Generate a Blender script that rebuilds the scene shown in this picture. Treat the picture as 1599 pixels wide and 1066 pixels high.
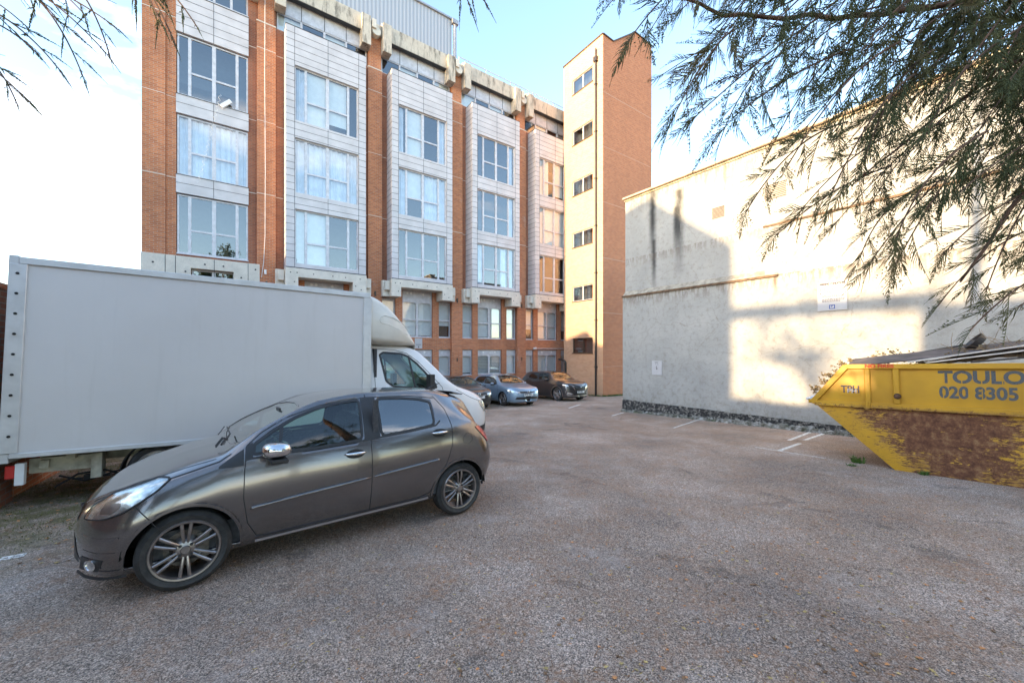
import bpy, math, random
import numpy as np
from mathutils import Vector, Matrix
random.seed(7)
for _o in list(bpy.data.objects): bpy.data.objects.remove(_o)
SC = bpy.context.scene
COL = SC.collection
# ------------------------------------------------------------ camera
CAMZ = 1.726; FPX = 610.0; HORZ = 549.0; G = 0.044          # ground falls away 4.4 cm per metre
cam_d = bpy.data.cameras.new('camera'); cam = bpy.data.objects.new('camera', cam_d); COL.objects.link(cam)
cam.location = (0, 0, CAMZ); cam.rotation_euler = (math.radians(90), 0, 0)
cam_d.sensor_width = 36; cam_d.lens = 36*FPX/1599.0
cam_d.shift_y = (HORZ-533.0)/1599.0
cam_d.clip_start = 0.05; cam_d.clip_end = 2000
SC.camera = cam
# ------------------------------------------------------------ light
SUN_EL = math.radians(12.0)
U = Vector((0.814, 0.581, 0)); N = Vector((0.581, -0.814, 0))
SDIR = (-U*1.0 - N*0.014).normalized()
sv = Vector((SDIR.x*math.cos(SUN_EL), SDIR.y*math.cos(SUN_EL), math.sin(SUN_EL)))
sl = bpy.data.lights.new('sun', 'SUN'); sl.energy = 2.05; sl.angle = math.radians(0.7); sl.color = (1.0, 0.73, 0.42)
so = bpy.data.objects.new('sun', sl); COL.objects.link(so)
so.rotation_euler = sv.to_track_quat('Z', 'Y').to_euler(); so.location = sv*60
W = bpy.data.worlds.new('World'); SC.world = W; W.use_nodes = True
wt = W.node_tree; wt.nodes.clear()
def wn(t, **k):
    n = wt.nodes.new(t)
    for a, b in k.items(): setattr(n, a, b)
    return n
sky = wn('ShaderNodeTexSky', sky_type='NISHITA', sun_disc=False)
sky.sun_elevation = SUN_EL; sky.sun_rotation = math.atan2(SDIR.x, SDIR.y); sky.altitude = 50
sky.air_density = 1.0; sky.dust_density = 0.7; sky.ozone_density = 1.2
bg = wn('ShaderNodeBackground'); bg.inputs[1].default_value = 0.15
out = wn('ShaderNodeOutputWorld')
tc = wn('ShaderNodeTexCoord'); mp = wn('ShaderNodeMapping'); mp.inputs['Scale'].default_value = (1.1, 1.1, 2.6)
mp.inputs['Location'].default_value = (0.35, 0.9, 0.1)
nz = wn('ShaderNodeTexNoise'); nz.inputs['Scale'].default_value = 2.1; nz.inputs['Detail'].default_value = 7; nz.inputs['Roughness'].default_value = 0.55
cr = wn('ShaderNodeValToRGB'); cr.color_ramp.elements[0].position = 0.55; cr.color_ramp.elements[1].position = 0.77
mx = wn('ShaderNodeMixRGB'); mx.inputs[2].default_value = (5.6, 5.2, 4.8, 1)
sc_ = wn('ShaderNodeMath', operation='MULTIPLY'); sc_.inputs[1].default_value = 0.85
L = wt.links.new
L(tc.outputs['Generated'], mp.inputs[0]); L(mp.outputs[0], nz.inputs['Vector']); L(nz.outputs['Fac'], cr.inputs[0])
L(cr.outputs[0], sc_.inputs[0]); L(sc_.outputs[0], mx.inputs[0]); L(sky.outputs[0], mx.inputs[1]); L(mx.outputs[0], bg.inputs[0]); L(bg.outputs[0], out.inputs[0])
SC.view_settings.view_transform = 'Standard'; SC.view_settings.look = 'None'
SC.view_settings.exposure = 2.5; SC.view_settings.gamma = 1
SC.render.engine = 'CYCLES'
SC.cycles.max_bounces = 8; SC.cycles.transparent_max_bounces = 12; SC.cycles.diffuse_bounces = 4
SC.cycles.caustics_reflective = False; SC.cycles.caustics_refractive = False
try: SC.cycles.sample_clamp_indirect = 6
except Exception: pass
# ------------------------------------------------------------ helpers
def gz(x, y): return -G*y
def at(px, py, D): return Vector(((px-800)/FPX*D, D, (HORZ-py)/FPX*D + CAMZ))
def gpx(px, py):
    Y = CAMZ*FPX/(py-HORZ-G*FPX); X = (px-800)/FPX*Y
    return Vector((X, Y, -G*Y))

class MB:
    def __init__(s): s.v = []; s.f = []; s.m = []; s.cm = 0
    def add(s, vs, fs):
        b = len(s.v); s.v += [tuple(p) for p in vs]
        for f in fs: s.f.append(tuple(b+i for i in f)); s.m.append(s.cm)
        return s
    def box(s, x0, x1, y0, y1, z0, z1):
        return s.add([(x0,y0,z0),(x1,y0,z0),(x1,y1,z0),(x0,y1,z0),(x0,y0,z1),(x1,y0,z1),(x1,y1,z1),(x0,y1,z1)],
            [(0,3,2,1),(4,5,6,7),(0,1,5,4),(1,2,6,5),(2,3,7,6),(3,0,4,7)])
    def obox(s, c, ax, ay, az):                       # centre and three half-axis vectors
        c, ax, ay, az = map(Vector, (c, ax, ay, az)); vs = []
        for k in (-1, 1):
            for i, j in ((-1,-1),(1,-1),(1,1),(-1,1)): vs.append(c+ax*i+ay*j+az*k)
        return s.add(vs, [(0,3,2,1),(4,5,6,7),(0,1,5,4),(1,2,6,5),(2,3,7,6),(3,0,4,7)])
    def bar(s, a, b, w, h, up=(0,0,1)):
        a, b = Vector(a), Vector(b); d = b-a; l = d.length; d.normalize()
        up = Vector(up); sx = d.cross(up)
        if sx.length < 1e-4: sx = d.cross(Vector((1,0,0)))
        sx.normalize(); uz = sx.cross(d).normalized()
        return s.obox((a+b)/2, d*l/2, sx*w/2, uz*h/2)
    def tube(s, pts, r, k=8, cap=True):
        pts = [Vector(p) for p in pts]; n = len(pts)
        rs = r if isinstance(r, (list, tuple)) else [r]*n
        prev = None; rings = []
        for i, p in enumerate(pts):
            d = (pts[min(i+1, n-1)]-pts[max(i-1, 0)])
            if d.length < 1e-9: d = Vector((0,0,1))
            d.normalize()
            if prev is None:
                a = d.cross(Vector((0,0,1)))
                if a.length < 1e-3: a = d.cross(Vector((1,0,0)))
            else: a = prev - d*prev.dot(d)
            a.normalize(); prev = a; b = d.cross(a)
            rings.append([p + (a*math.cos(t)+b*math.sin(t))*rs[i] for t in [2*math.pi*j/k for j in range(k)]])
        vs = [q for rg in rings for q in rg]; fs = []
        for i in range(n-1):
            for j in range(k): fs.append((i*k+j, i*k+(j+1)%k, (i+1)*k+(j+1)%k, (i+1)*k+j))
        if cap: fs.append(tuple(range(k))[::-1]); fs.append(tuple((n-1)*k+j for j in range(k)))
        return s.add(vs, fs)
    def lathe(s, prof, c=(0,0,0), axis='Y', k=48, a0=0, a1=2*math.pi):    # prof: (r, h) pairs
        c = Vector(c); full = abs(a1-a0-2*math.pi) < 1e-6; kk = k if full else k+1; vs = []
        for i in range(kk):
            t = a0+(a1-a0)*i/k; ct, st = math.cos(t), math.sin(t)
            for r, h in prof:
                vs.append(c+(Vector((r*ct, h, r*st)) if axis == 'Y' else (Vector((r*ct, r*st, h)) if axis == 'Z' else Vector((h, r*ct, r*st)))))
        m = len(prof); fs = []
        for i in range(k):
            a = i*m; b = ((i+1) % kk)*m
            for j in range(m-1): fs.append((a+j, a+j+1, b+j+1, b+j))
        return s.add(vs, fs)
    def prism(s, poly, y0, y1, axis='Y'):             # polygon of (x,z) extruded along y, or (x,y) along z, or (y,z) along x
        n = len(poly)
        def P(p, h): return (p[0], h, p[1]) if axis == 'Y' else ((p[0], p[1], h) if axis == 'Z' else (h, p[0], p[1]))
        vs = [P(p, y0) for p in poly]+[P(p, y1) for p in poly]
        fs = [tuple(range(n)), tuple(range(2*n-1, n-1, -1))]
        for i in range(n): fs.append((i, i+n, (i+1) % n+n, (i+1) % n))
        return s.add(vs, fs)
    def sheet(s, xs, zs, holes, y, depth=0.0, P=None):  # front sheet in xz with rectangular holes and reveals
        P = P or (lambda x, y, z: (x, y, z))
        xs = sorted(set(xs+[h[0] for h in holes]+[h[1] for h in holes])); zs = sorted(set(zs+[h[2] for h in holes]+[h[3] for h in holes]))
        for i in range(len(xs)-1):
            for j in range(len(zs)-1):
                cx = (xs[i]+xs[i+1])/2; cz = (zs[j]+zs[j+1])/2
                if any(h[0] < cx < h[1] and h[2] < cz < h[3] for h in holes): continue
                s.add([P(xs[i],y,zs[j]),P(xs[i+1],y,zs[j]),P(xs[i+1],y,zs[j+1]),P(xs[i],y,zs[j+1])], [(0,1,2,3)])
        if depth:
            for a, b, c, d in holes:
                s.add([P(a,y,c),P(b,y,c),P(b,y+depth,c),P(a,y+depth,c)], [(0,1,2,3)][:1])
                s.add([P(a,y,d),P(a,y+depth,d),P(b,y+depth,d),P(b,y,d)], [(0,1,2,3)])
                s.add([P(a,y,c),P(a,y+depth,c),P(a,y+depth,d),P(a,y,d)], [(0,1,2,3)])
                s.add([P(b,y,c),P(b,y,d),P(b,y+depth,d),P(b,y+depth,c)], [(0,1,2,3)])
        return s
    def build(s, name, mats, parent=None, smooth=False, bevel=0, recalc=True, segs=1, k=1.0, off=(0,0,0)):
        me = bpy.data.meshes.new(name)
        vs = s.v if k == 1.0 and off == (0,0,0) else [(p[0]*k+off[0], p[1]*k+off[1], p[2]*k+off[2]) for p in s.v]
        me.from_pydata(vs, [], s.f)
        if not isinstance(mats, (list, tuple)): mats = [mats]
        for m in mats: me.materials.append(m)
        if len(mats) > 1: me.polygons.foreach_set('material_index', s.m)
        if recalc:
            import bmesh
            bm = bmesh.new(); bm.from_mesh(me); bmesh.ops.recalc_face_normals(bm, faces=bm.faces); bm.to_mesh(me); bm.free()
        me.update()
        n = len(me.polygons)
        if n < 400000:
            uv = me.uv_layers.new(name='UVMap')
            co = np.empty(len(me.vertices)*3); me.vertices.foreach_get('co', co); co = co.reshape(-1, 3)
            nr = np.empty(n*3); me.polygons.foreach_get('normal', nr); nr = np.abs(nr.reshape(-1, 3))
            tot = np.empty(n, int); me.polygons.foreach_get('loop_total', tot)
            vi = np.empty(len(me.loops), int); me.loops.foreach_get('vertex_index', vi)
            ln = np.repeat(nr, tot, axis=0); c = co[vi]
            u = np.where(ln[:, 0] > ln[:, 1], c[:, 1], c[:, 0]); v = c[:, 2].copy()
            top = (ln[:, 2] > ln[:, 0]) & (ln[:, 2] > ln[:, 1]); u[top] = c[top, 0]; v[top] = c[top, 1]
            uv.data.foreach_set('uv', np.stack([u, v], 1).ravel())
        if smooth: me.polygons.foreach_set('use_smooth', [True]*n)
        o = bpy.data.objects.new(name, me); COL.objects.link(o)
        if parent is not None: o.parent = parent
        if bevel:
            b = o.modifiers.new('bevel', 'BEVEL'); b.width = bevel; b.segments = segs; b.limit_method = 'ANGLE'; b.angle_limit = 0.6
            if smooth is None: pass
        return o
def tag(o, label=None, cat=None, group=None, kind=None):
    if label: o['label'] = label
    if cat: o['category'] = cat
    if group: o['group'] = group
    if kind: o['kind'] = kind
    return o
def thing(name, label, cat, loc=(0,0,0), rotz=0, group=None, M=None):
    o = bpy.data.objects.new(name, None); COL.objects.link(o); o.empty_display_size = 0.3
    if M is not None: o.matrix_world = M
    else: o.location = loc; o.rotation_euler = (0,0,rotz)
    return tag(o, label, cat, group)
def ground_matrix(x, y, dx, dy):                       # frame standing on the sloping ground with x axis along (dx,dy)
    X = Vector((dx, dy, -G*dy)).normalized(); Z = Vector((0, G, 1)).normalized(); Y = Z.cross(X).normalized()
    M = Matrix((X, Y, Z)).transposed().to_4x4(); M.translation = Vector((x, y, gz(x, y))); return M
def copy_tree(o, parent=None):
    c = o.copy(); COL.objects.link(c)
    if parent is not None: c.parent = parent
    for ch in list(o.children): copy_tree(ch, c)
    return c
# ------------------------------------------------------------ materials
def new_mat(name):
    m = bpy.data.materials.new(name); m.use_nodes = True; nt = m.node_tree
    return m, nt, nt.nodes['Principled BSDF']
def node(nt, t, **k):
    n = nt.nodes.new(t)
    for a, b in k.items(): setattr(n, a, b)
    return n
def ramp(nt, fac, stops):
    r = node(nt, 'ShaderNodeValToRGB'); e = r.color_ramp.elements
    e[0].position = stops[0][0]; e[0].color = stops[0][1]; e[1].position = stops[1][0]; e[1].color = stops[1][1]
    for p, c in stops[2:]:
        q = e.new(p); q.color = c
    nt.links.new(fac, r.inputs[0]); return r.outputs[0]
def c4(c): return (c[0], c[1], c[2], 1)
def noise(nt, vec, scale, detail=4, rough=0.55, mapscale=None, dist=0):
    if mapscale is not None:
        m = node(nt, 'ShaderNodeMapping'); m.inputs['Scale'].default_value = mapscale; nt.links.new(vec, m.inputs[0]); vec = m.outputs[0]
    n = node(nt, 'ShaderNodeTexNoise'); n.inputs['Scale'].default_value = scale; n.inputs['Detail'].default_value = detail; n.inputs['Roughness'].default_value = rough
    n.inputs['Distortion'].default_value = dist
    nt.links.new(vec, n.inputs['Vector']); return n.outputs['Fac']
def mixc(nt, fac, a, b, mode='MIX'):
    m = node(nt, 'ShaderNodeMixRGB', blend_type=mode)
    for i, q in ((0, fac), (1, a), (2, b)):
        if hasattr(q, 'is_linked'): nt.links.new(q, m.inputs[i])
        elif i == 0: m.inputs[0].default_value = q
        else: m.inputs[i].default_value = c4(q)
    return m.outputs[0]
def math_(nt, op, a, b=None, c=None, clamp=False):
    m = node(nt, 'ShaderNodeMath', operation=op); m.use_clamp = clamp
    for i, q in enumerate((a, b, c)):
        if q is None: continue
        if hasattr(q, 'is_linked'): nt.links.new(q, m.inputs[i])
        else: m.inputs[i].default_value = q
    return m.outputs[0]
def mrange(nt, v, a, b, c=0.0, d=1.0, smooth=False):
    m = node(nt, 'ShaderNodeMapRange'); m.clamp = True
    if smooth: m.interpolation_type = 'SMOOTHSTEP'
    nt.links.new(v, m.inputs[0])
    for i, q in enumerate((a, b, c, d)): m.inputs[i+1].default_value = q
    return m.outputs[0]
def bump(nt, b, h, strength=0.3, dist=0.01):
    n = node(nt, 'ShaderNodeBump'); n.inputs['Strength'].default_value = strength; n.inputs['Distance'].default_value = dist
    nt.links.new(h, n.inputs['Height']); nt.links.new(n.outputs[0], b.inputs['Normal']); return n
def coords(nt, kind='Object'):
    t = node(nt, 'ShaderNodeTexCoord'); return t.outputs[kind]
def plain(name, col, rough=0.5, metal=0.0, coat=0.0, var=0.12, scale=6.0, bmp=0.0, spec=None, bscale=80):
    m, nt, b = new_mat(name); co = coords(nt)
    n = noise(nt, co, scale, 5)
    lo = tuple(x*(1-var) for x in col); hi = tuple(min(1, x*(1+var)) for x in col)
    nt.links.new(ramp(nt, n, [(0.35, c4(lo)), (0.65, c4(hi))]), b.inputs['Base Color'])
    b.inputs['Roughness'].default_value = rough; b.inputs['Metallic'].default_value = metal; b.inputs['Coat Weight'].default_value = coat
    b.inputs['Coat Roughness'].default_value = 0.05
    if spec is not None: b.inputs['Specular IOR Level'].default_value = spec
    if bmp: bump(nt, b, noise(nt, co, bscale, 3), bmp, 0.004)
    return m
def brick_mat(name, c1, c2, mortar, white=0.0, dark=0.35, rowh=0.075, bw=0.225, lines=True):
    m, nt, b = new_mat(name); uv = coords(nt, 'UV'); ob = coords(nt, 'Object')
    t = node(nt, 'ShaderNodeTexBrick'); t.inputs['Scale'].default_value = 1.0; t.inputs['Brick Width'].default_value = bw; t.inputs['Row Height'].default_value = rowh
    t.inputs['Mortar Size'].default_value = 0.009; t.inputs['Mortar Smooth'].default_value = 0.3; t.inputs['Bias'].default_value = 0.0
    t.inputs['Color1'].default_value = c4(c1); t.inputs['Color2'].default_value = c4(c2); t.inputs['Mortar'].default_value = c4(mortar)
    nt.links.new(uv, t.inputs['Vector'])
    big = noise(nt, ob, 0.55, 5, 0.6, (1, 1, 0.35))
    col = mixc(nt, math_(nt, 'MULTIPLY', mrange(nt, big, 0.42, 0.7), dark), t.outputs['Color'], (0.06, 0.035, 0.025))
    fine = noise(nt, ob, 30, 3)
    col = mixc(nt, 0.35, col, ramp(nt, fine, [(0.3, (0.5,0.5,0.5,1)), (0.7, (1,1,1,1))]), 'MULTIPLY')
    if white:
        w = noise(nt, ob, 1.3, 6, 0.7, (1, 1, 0.5))
        col = mixc(nt, math_(nt, 'MULTIPLY', mrange(nt, w, 0.6, 0.75), white), col, (0.55, 0.5, 0.47))
    nt.links.new(col, b.inputs['Base Color']); b.inputs['Roughness'].default_value = 0.88
    bump(nt, b, math_(nt, 'SUBTRACT', 1.0, t.outputs['Fac']), 0.5, 0.006)
    return m
def glass_mat(name, tint=(0.8, 0.9, 0.88), ior=1.55, rough=0.0, refl=(1, 1, 1)):
    m = bpy.data.materials.new(name); m.use_nodes = True; nt = m.node_tree; nt.nodes.clear()
    o = node(nt, 'ShaderNodeOutputMaterial'); tr = node(nt, 'ShaderNodeBsdfTransparent'); tr.inputs[0].default_value = c4(tint)
    gl = node(nt, 'ShaderNodeBsdfGlossy'); gl.inputs['Roughness'].default_value = rough; gl.inputs['Color'].default_value = c4(refl)
    fr = node(nt, 'ShaderNodeFresnel'); fr.inputs[0].default_value = ior
    geo = node(nt, 'ShaderNodeNewGeometry')
    mx = node(nt, 'ShaderNodeMixShader')
    # keep the same reflectance from either side of the sheet
    lw = node(nt, 'ShaderNodeLayerWeight'); r0 = ((ior-1)/(ior+1))**2
    fc = math_(nt, 'POWER', lw.outputs['Facing'], 4.0)
    fac = math_(nt, 'MULTIPLY_ADD', fc, 1-r0*2, r0*2)
    nt.links.new(fac, mx.inputs[0]); nt.links.new(tr.outputs[0], mx.inputs[1]); nt.links.new(gl.outputs[0], mx.inputs[2]); nt.links.new(mx.outputs[0], o.inputs[0])
    return m
M = {}
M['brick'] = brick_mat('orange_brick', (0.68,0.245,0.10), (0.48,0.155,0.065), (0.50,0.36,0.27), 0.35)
M['brick_shaded'] = brick_mat('recess_shade_brick', (0.42,0.145,0.07), (0.30,0.10,0.055), (0.34,0.23,0.17), 0.0, 0.4)  # orange brick darkened, shade between the bays put into the colour
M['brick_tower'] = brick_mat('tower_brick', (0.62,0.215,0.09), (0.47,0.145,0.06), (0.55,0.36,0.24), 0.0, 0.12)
M['brick_old'] = brick_mat('old_wall_brick', (0.36,0.13,0.07), (0.24,0.09,0.055), (0.25,0.2,0.16), 0.3, 0.5)
M['brick_house'] = brick_mat('house_brick', (0.55,0.36,0.2), (0.45,0.26,0.15), (0.5,0.45,0.38), 0.0, 0.2)
M['panel'] = plain('panel_white', (0.56,0.54,0.56), 0.45, 0, 0, 0.10, 1.5, 0.05)
M['joint_pale'] = plain('joint_pale', (0.60,0.40,0.29), .8)
M['joint'] = plain('joint_dark', (0.05,0.05,0.055), 0.8)
M['frame'] = plain('window_frame_grey', (0.56,0.56,0.60), 0.4, 0.1)
M['frame_dark'] = plain('bronze_frame', (0.10,0.07,0.05), 0.5, 0.3)
M['lead'] = plain('black_edge', (0.03,0.03,0.035), 0.5)
M['glass'] = glass_mat('window_glass', (0.85,0.92,0.96), 1.95)
M['glass_car'] = glass_mat('car_glass', (0.66,0.82,0.74), 1.48)
M['glass_screen'] = glass_mat('screen_glass', (0.40,0.50,0.46), 2.3)
M['glass_priv'] = glass_mat('privacy_glass', (0.12,0.14,0.15), 1.9)
M['curtain'] = plain('curtain_white', (0.78,0.8,0.86), 0.9, var=0.1, scale=3)
M['blind'] = plain('blind_cream', (0.86,0.84,0.80), 0.8, var=0.05)
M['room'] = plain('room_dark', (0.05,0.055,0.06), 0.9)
M['pipe'] = plain('pipe_black', (0.035,0.03,0.03), 0.4)
M['white'] = plain('white_paint', (0.8,0.8,0.8), 0.5, var=0.04)
M['lead_grey'] = plain('zinc_grey', (0.35,0.36,0.38), 0.45, 0.5)
def concrete_mat(name, col, dark=0.6, thresh=0.5, streak=True):
    m, nt, b = new_mat(name); ob = coords(nt)
    a = noise(nt, ob, 2.5, 6, 0.65); s = noise(nt, ob, 1.6, 6, 0.7, (2.2, 2.2, 0.45))
    f = noise(nt, ob, 45, 4, 0.7)
    c = ramp(nt, a, [(0.3, c4(tuple(x*0.78 for x in col))), (0.7, c4(col))])
    c = mixc(nt, math_(nt, 'MULTIPLY', mrange(nt, s, thresh, thresh+0.16), dark), c, (0.045,0.04,0.035))
    c = mixc(nt, 0.45, c, ramp(nt, f, [(0.3, (0.55,0.55,0.55,1)), (0.6, (1,1,1,1))]), 'MULTIPLY')
    v = node(nt, 'ShaderNodeTexVoronoi'); v.inputs['Scale'].default_value = 1.9; nt.links.new(ob, v.inputs['Vector'])
    nt.links.new(c, b.inputs['Base Color']); b.inputs['Roughness'].default_value = 0.9
    bump(nt, b, f, 0.25, 0.01)
    return m
M['conc'] = concrete_mat('concrete_weathered', (0.68,0.61,0.51), 0.85, 0.50)
M['conc_clean'] = concrete_mat('concrete_pale', (0.80,0.74,0.65), 0.35, 0.62)
M['brick_side_lit'] = brick_mat('tower_side_brick_sunlit', (0.74,0.43,0.26), (0.62,0.33,0.19), (0.66,0.55,0.42), 0.0, 0.08)  # paler side brick, brightness of the sunlit face put into the colour
# ============================================================ GROUND
def ground_material():
    m, nt, b = new_mat('asphalt_worn'); ob = coords(nt)
    sp = noise(nt, ob, 105, 3, 0.8); sp2 = noise(nt, ob, 38, 4, 0.8); big = noise(nt, ob, 0.55, 6, 0.62); mid = noise(nt, ob, 2.6, 5, 0.65)
    v = node(nt, 'ShaderNodeTexVoronoi'); v.inputs['Scale'].default_value = 70; nt.links.new(ob, v.inputs['Vector'])
    col = ramp(nt, sp, [(0.38, (0.012,0.010,0.010,1)), (0.455, (0.15,0.132,0.12,1)), (0.53, (0.39,0.35,0.325,1)), (0.61, (0.84,0.77,0.71,1))])
    col = mixc(nt, 0.55, col, ramp(nt, sp2, [(0.36, (0.42,0.40,0.40,1)), (0.60, (1.7,1.6,1.55,1))]), 'MULTIPLY')
    stone = mixc(nt, mrange(nt, math_(nt, 'MULTIPLY', v.outputs['Color'], 1.0), 0.62, 0.8), (0.16,0.14,0.13), (0.62,0.57,0.54))
    col = mixc(nt, 0.35, col, stone)
    col = mixc(nt, 0.75, col, ramp(nt, big, [(0.32, (0.62,0.59,0.60,1)), (0.5, (1.0,0.93,0.89,1)), (0.66, (1.4,1.38,1.42,1))]), 'MULTIPLY')
    # brown leaf dust lying in drifts
    pw = noise(nt, ob, .9, 5, .7, None, .6); col = mixc(nt, mrange(nt, pw, .60, .64, 0, .38), col, (0.05,0.048,0.052))
    tr = noise(nt, ob, 1.5, 7, .75, (.8, 1.0, 1)); col = mixc(nt, mrange(nt, tr, .54, .70, 0, .42), col, (0.52,0.49,0.50))
    d = math_(nt, 'MULTIPLY', mrange(nt, mid, 0.42, 0.62), mrange(nt, noise(nt, ob, 24, 4, 0.75), 0.42, 0.62))
    col = mixc(nt, math_(nt, 'MULTIPLY', d, 0.6), col, (0.36,0.20,0.115))
    # moss at the left by the perimeter wall
    sx = node(nt, 'ShaderNodeSeparateXYZ'); nt.links.new(ob, sx.inputs[0])
    dist = math_(nt, 'ADD', math_(nt, 'MULTIPLY', sx.outputs[0], -1.0), math_(nt, 'MULTIPLY', sx.outputs[1], 0.25))
    mask = math_(nt, 'MULTIPLY', mrange(nt, dist, 4.7, 6.2), mrange(nt, noise(nt, ob, 3.5, 6, 0.7), 0.36, 0.58))
    mc = mixc(nt, mrange(nt, sp2, 0.4, 0.6), (0.05,0.06,0.018), (0.18,0.16,0.06))
    col = mixc(nt, math_(nt, 'MULTIPLY', mask, 0.85), col, mc)
    # warm tint over the whole ground colour
    col = mixc(nt, 1.0, col, (1.04, .955, .85), 'MULTIPLY')
    nt.links.new(col, b.inputs['Base Color']); b.inputs['Roughness'].default_value = 0.9
    h = math_(nt, 'ADD', sp, math_(nt, 'MULTIPLY', sp2, 0.8))
    bump(nt, b, h, 0.7, 0.012)
    return m
M['ground'] = ground_material()
def grid_ground():
    mb = MB(); S_ = [(-160,-60),(-60,-20),(-20,20),(20,60),(60,160)]
    xs = [-300,-60,-20,-10,0,10,20,60,300]; ys = [-80,-20,-5,0,5,10,20,40,80,400]
    idx = {}
    for j, y in enumerate(ys):
        for i, x in enumerate(xs): idx[i, j] = len(mb.v); mb.v.append((x, y, gz(x, y)))
    for j in range(len(ys)-1):
        for i in range(len(xs)-1): mb.f.append((idx[i,j], idx[i+1,j], idx[i+1,j+1], idx[i,j+1])); mb.m.append(0)
    o = mb.build('ground', M['ground'], recalc=False); tag(o, kind='structure', label='worn grey asphalt of the car park')
grid_ground()
# painted marks
M['mark'] = None
def mark_mat():
    m, nt, b = new_mat('worn_white_line'); ob = coords(nt)
    w = math_(nt, 'MULTIPLY', noise(nt, ob, 28, 5, 0.8), 1.0)
    b.inputs['Base Color'].default_value = (0.85, 0.83, 0.78, 1); b.inputs['Roughness'].default_value = 0.8
    nt.links.new(mrange(nt, w, 0.37, 0.52), b.inputs['Alpha']); return m
M['mark'] = mark_mat()
MK = [((0,873),(40,866),0.09,'short white line at left beside the moss'),
      ((1232,687.5),(1266,674.5),0.085,'short white line by the rubble kerb, left of a pair'), ((1257,687),(1288,676.5),0.085,'short white line by the rubble kerb, right of a pair'),
      ((1216,704),(1250,692),0.085,'short white line further out from the wall'), ((1180,698),(1290,715.5),0.05,'faint long bay line parallel to the rendered wall'),
      ((956,649),(974,644),0.09,'short white line near the corner of the rendered wall'), ((889,637),(907,631),0.10,'white tick painted in front of the dark crossover'),
      ((1052,668),(1092,655),0.06,'faded bay line running up to the wall foot')]
for a, b_, w, lab in MK:
    A, B = gpx(*a), gpx(*b_); d = (B-A).normalized(); s = Vector((-d.y, d.x, 0)).normalized()*w/2; n = 8; mb = MB()
    for i in range(n):
        p, q = A.lerp(B, i/n), A.lerp(B, (i+1)/n)
        mb.add([(v.x, v.y, gz(v.x, v.y)+0.004) for v in (p-s, q-s, q+s, p+s)], [(0,1,2,3)])
    tag(mb.build('painted_line', M['mark'], recalc=False), lab, 'painted line', 'worn white parking lines')

# ============================================================ APARTMENT BUILDING
K = 1.0433; FO = (0, 0, 2.726)
ANG = math.atan2(0.581, 0.814)
bld = thing('apartment_building', 'five storey orange brick block with white projecting window bays and a concrete parapet', 'building',
            (3.64*K, 27.39*K, CAMZ-2.726), ANG)
def FB(mb, name, mat, parent=bld, **k): return mb.build(name, mat, parent, k=K, off=FO, **k)
BC = [-1.52, -6.13, -10.74, -15.35]                    # bay centres, local x = -s
PIER = [-3.83, -8.44, -13.05, -17.7]
TOPZ = 16.6
# brick skin with openings
GFz = (-1.38, 0.12); F1z = (0.77, 2.72); CLz = (14.32, 15.84)
holes = []
for c in BC:
    for (a, b_) in ((-1.97,-1.23), (-0.85,0.85), (1.23,1.97)):
        holes.append((c+a, c+b_, GFz[0], GFz[1]))
        holes.append((c+a, c+b_, F1z[0], 3.28 if a == -0.85 else 2.78))
    holes.append((c-1.5, c+1.5, 3.80, 13.9)); holes.append((c-1.97, c+1.97, CLz[0], CLz[1]))
b1 = (-20.69, -18.36)
holes += [(b1[0], b1[1], 3.86, 14.2), (b1[0], b1[1], CLz[0], CLz[1]), (b1[0]+.45, b1[1]-.45, 0.77, 3.31)]
sk = MB().sheet([-21.68, 2.5], [-3.6, TOPZ], holes, 0.0, 0.22)
FB(sk, 'brick_wall', M['brick_shaded'], recalc=False)
# body behind the rooms
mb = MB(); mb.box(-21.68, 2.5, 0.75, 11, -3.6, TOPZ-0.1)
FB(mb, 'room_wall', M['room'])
mb = MB(); mb.box(-21.68, -21.50, 0.001, 11, -3.6, TOPZ); mb.box(-21.49, 2.5, 0.3, 11.1, TOPZ-0.099, TOPZ)
FB(mb, 'end_wall', M['brick'])
mb = MB()
for zf in (13.95, 10.85, 7.7, 4.55-1.0, 0.35, -2.2):
    mb.box(-21.4, 2.4, 0.24, 0.75, zf-0.1, zf+0.1)
for x in PIER+[-21.3]: mb.box(x-.15, x+.15, 0.24, 0.75, -3.5, 16.4)
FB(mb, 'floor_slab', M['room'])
# proud piers
for x in PIER:
    mb = MB(); mb.box(x-0.345, x+0.345, -0.16, -0.002, -3.6, 14.22); mb.box(x-0.30, x+0.30, -0.10, -0.003, 14.26, 16.3)
    p = FB(mb, 'brick_pier', M['brick'])
    mb = MB(); mb.box(x-0.36, x+0.36, -0.18, -0.001, 14.22, 14.26)
    for z in (13.1, 9.96, 6.82): mb.box(x-0.347, x+0.347, -0.163, -0.1, z, z+0.022)
    FB(mb, 'stone_course', M['conc_clean'], p)
mb = MB(); mb.box(-21.682, -21.01, -0.10, -0.002, 3.75, 16.3); p = FB(mb, 'brick_pier', M['brick'])
mb = MB(); mb.box(-21.0, -20.70, -0.02, -0.002, 3.78, 16.2); FB(mb, 'brick_pilaster', M['brick'])
mb = MB()
for (a, b_, y) in [(-21.68,-21.01,-.103)]+[(c+s*1.97-0.29*(s>0), c+s*1.97+0.29*(s<0), -.004) for c in BC for s in (-1,1)]+[(-18.36,-18.05,-.004),(-20.99,-20.7,-.022)]:
    for z in (13.1, 9.96, 6.82): mb.box(a, b_, y, 0.0, z, z+0.022)
MJ = mb
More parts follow.
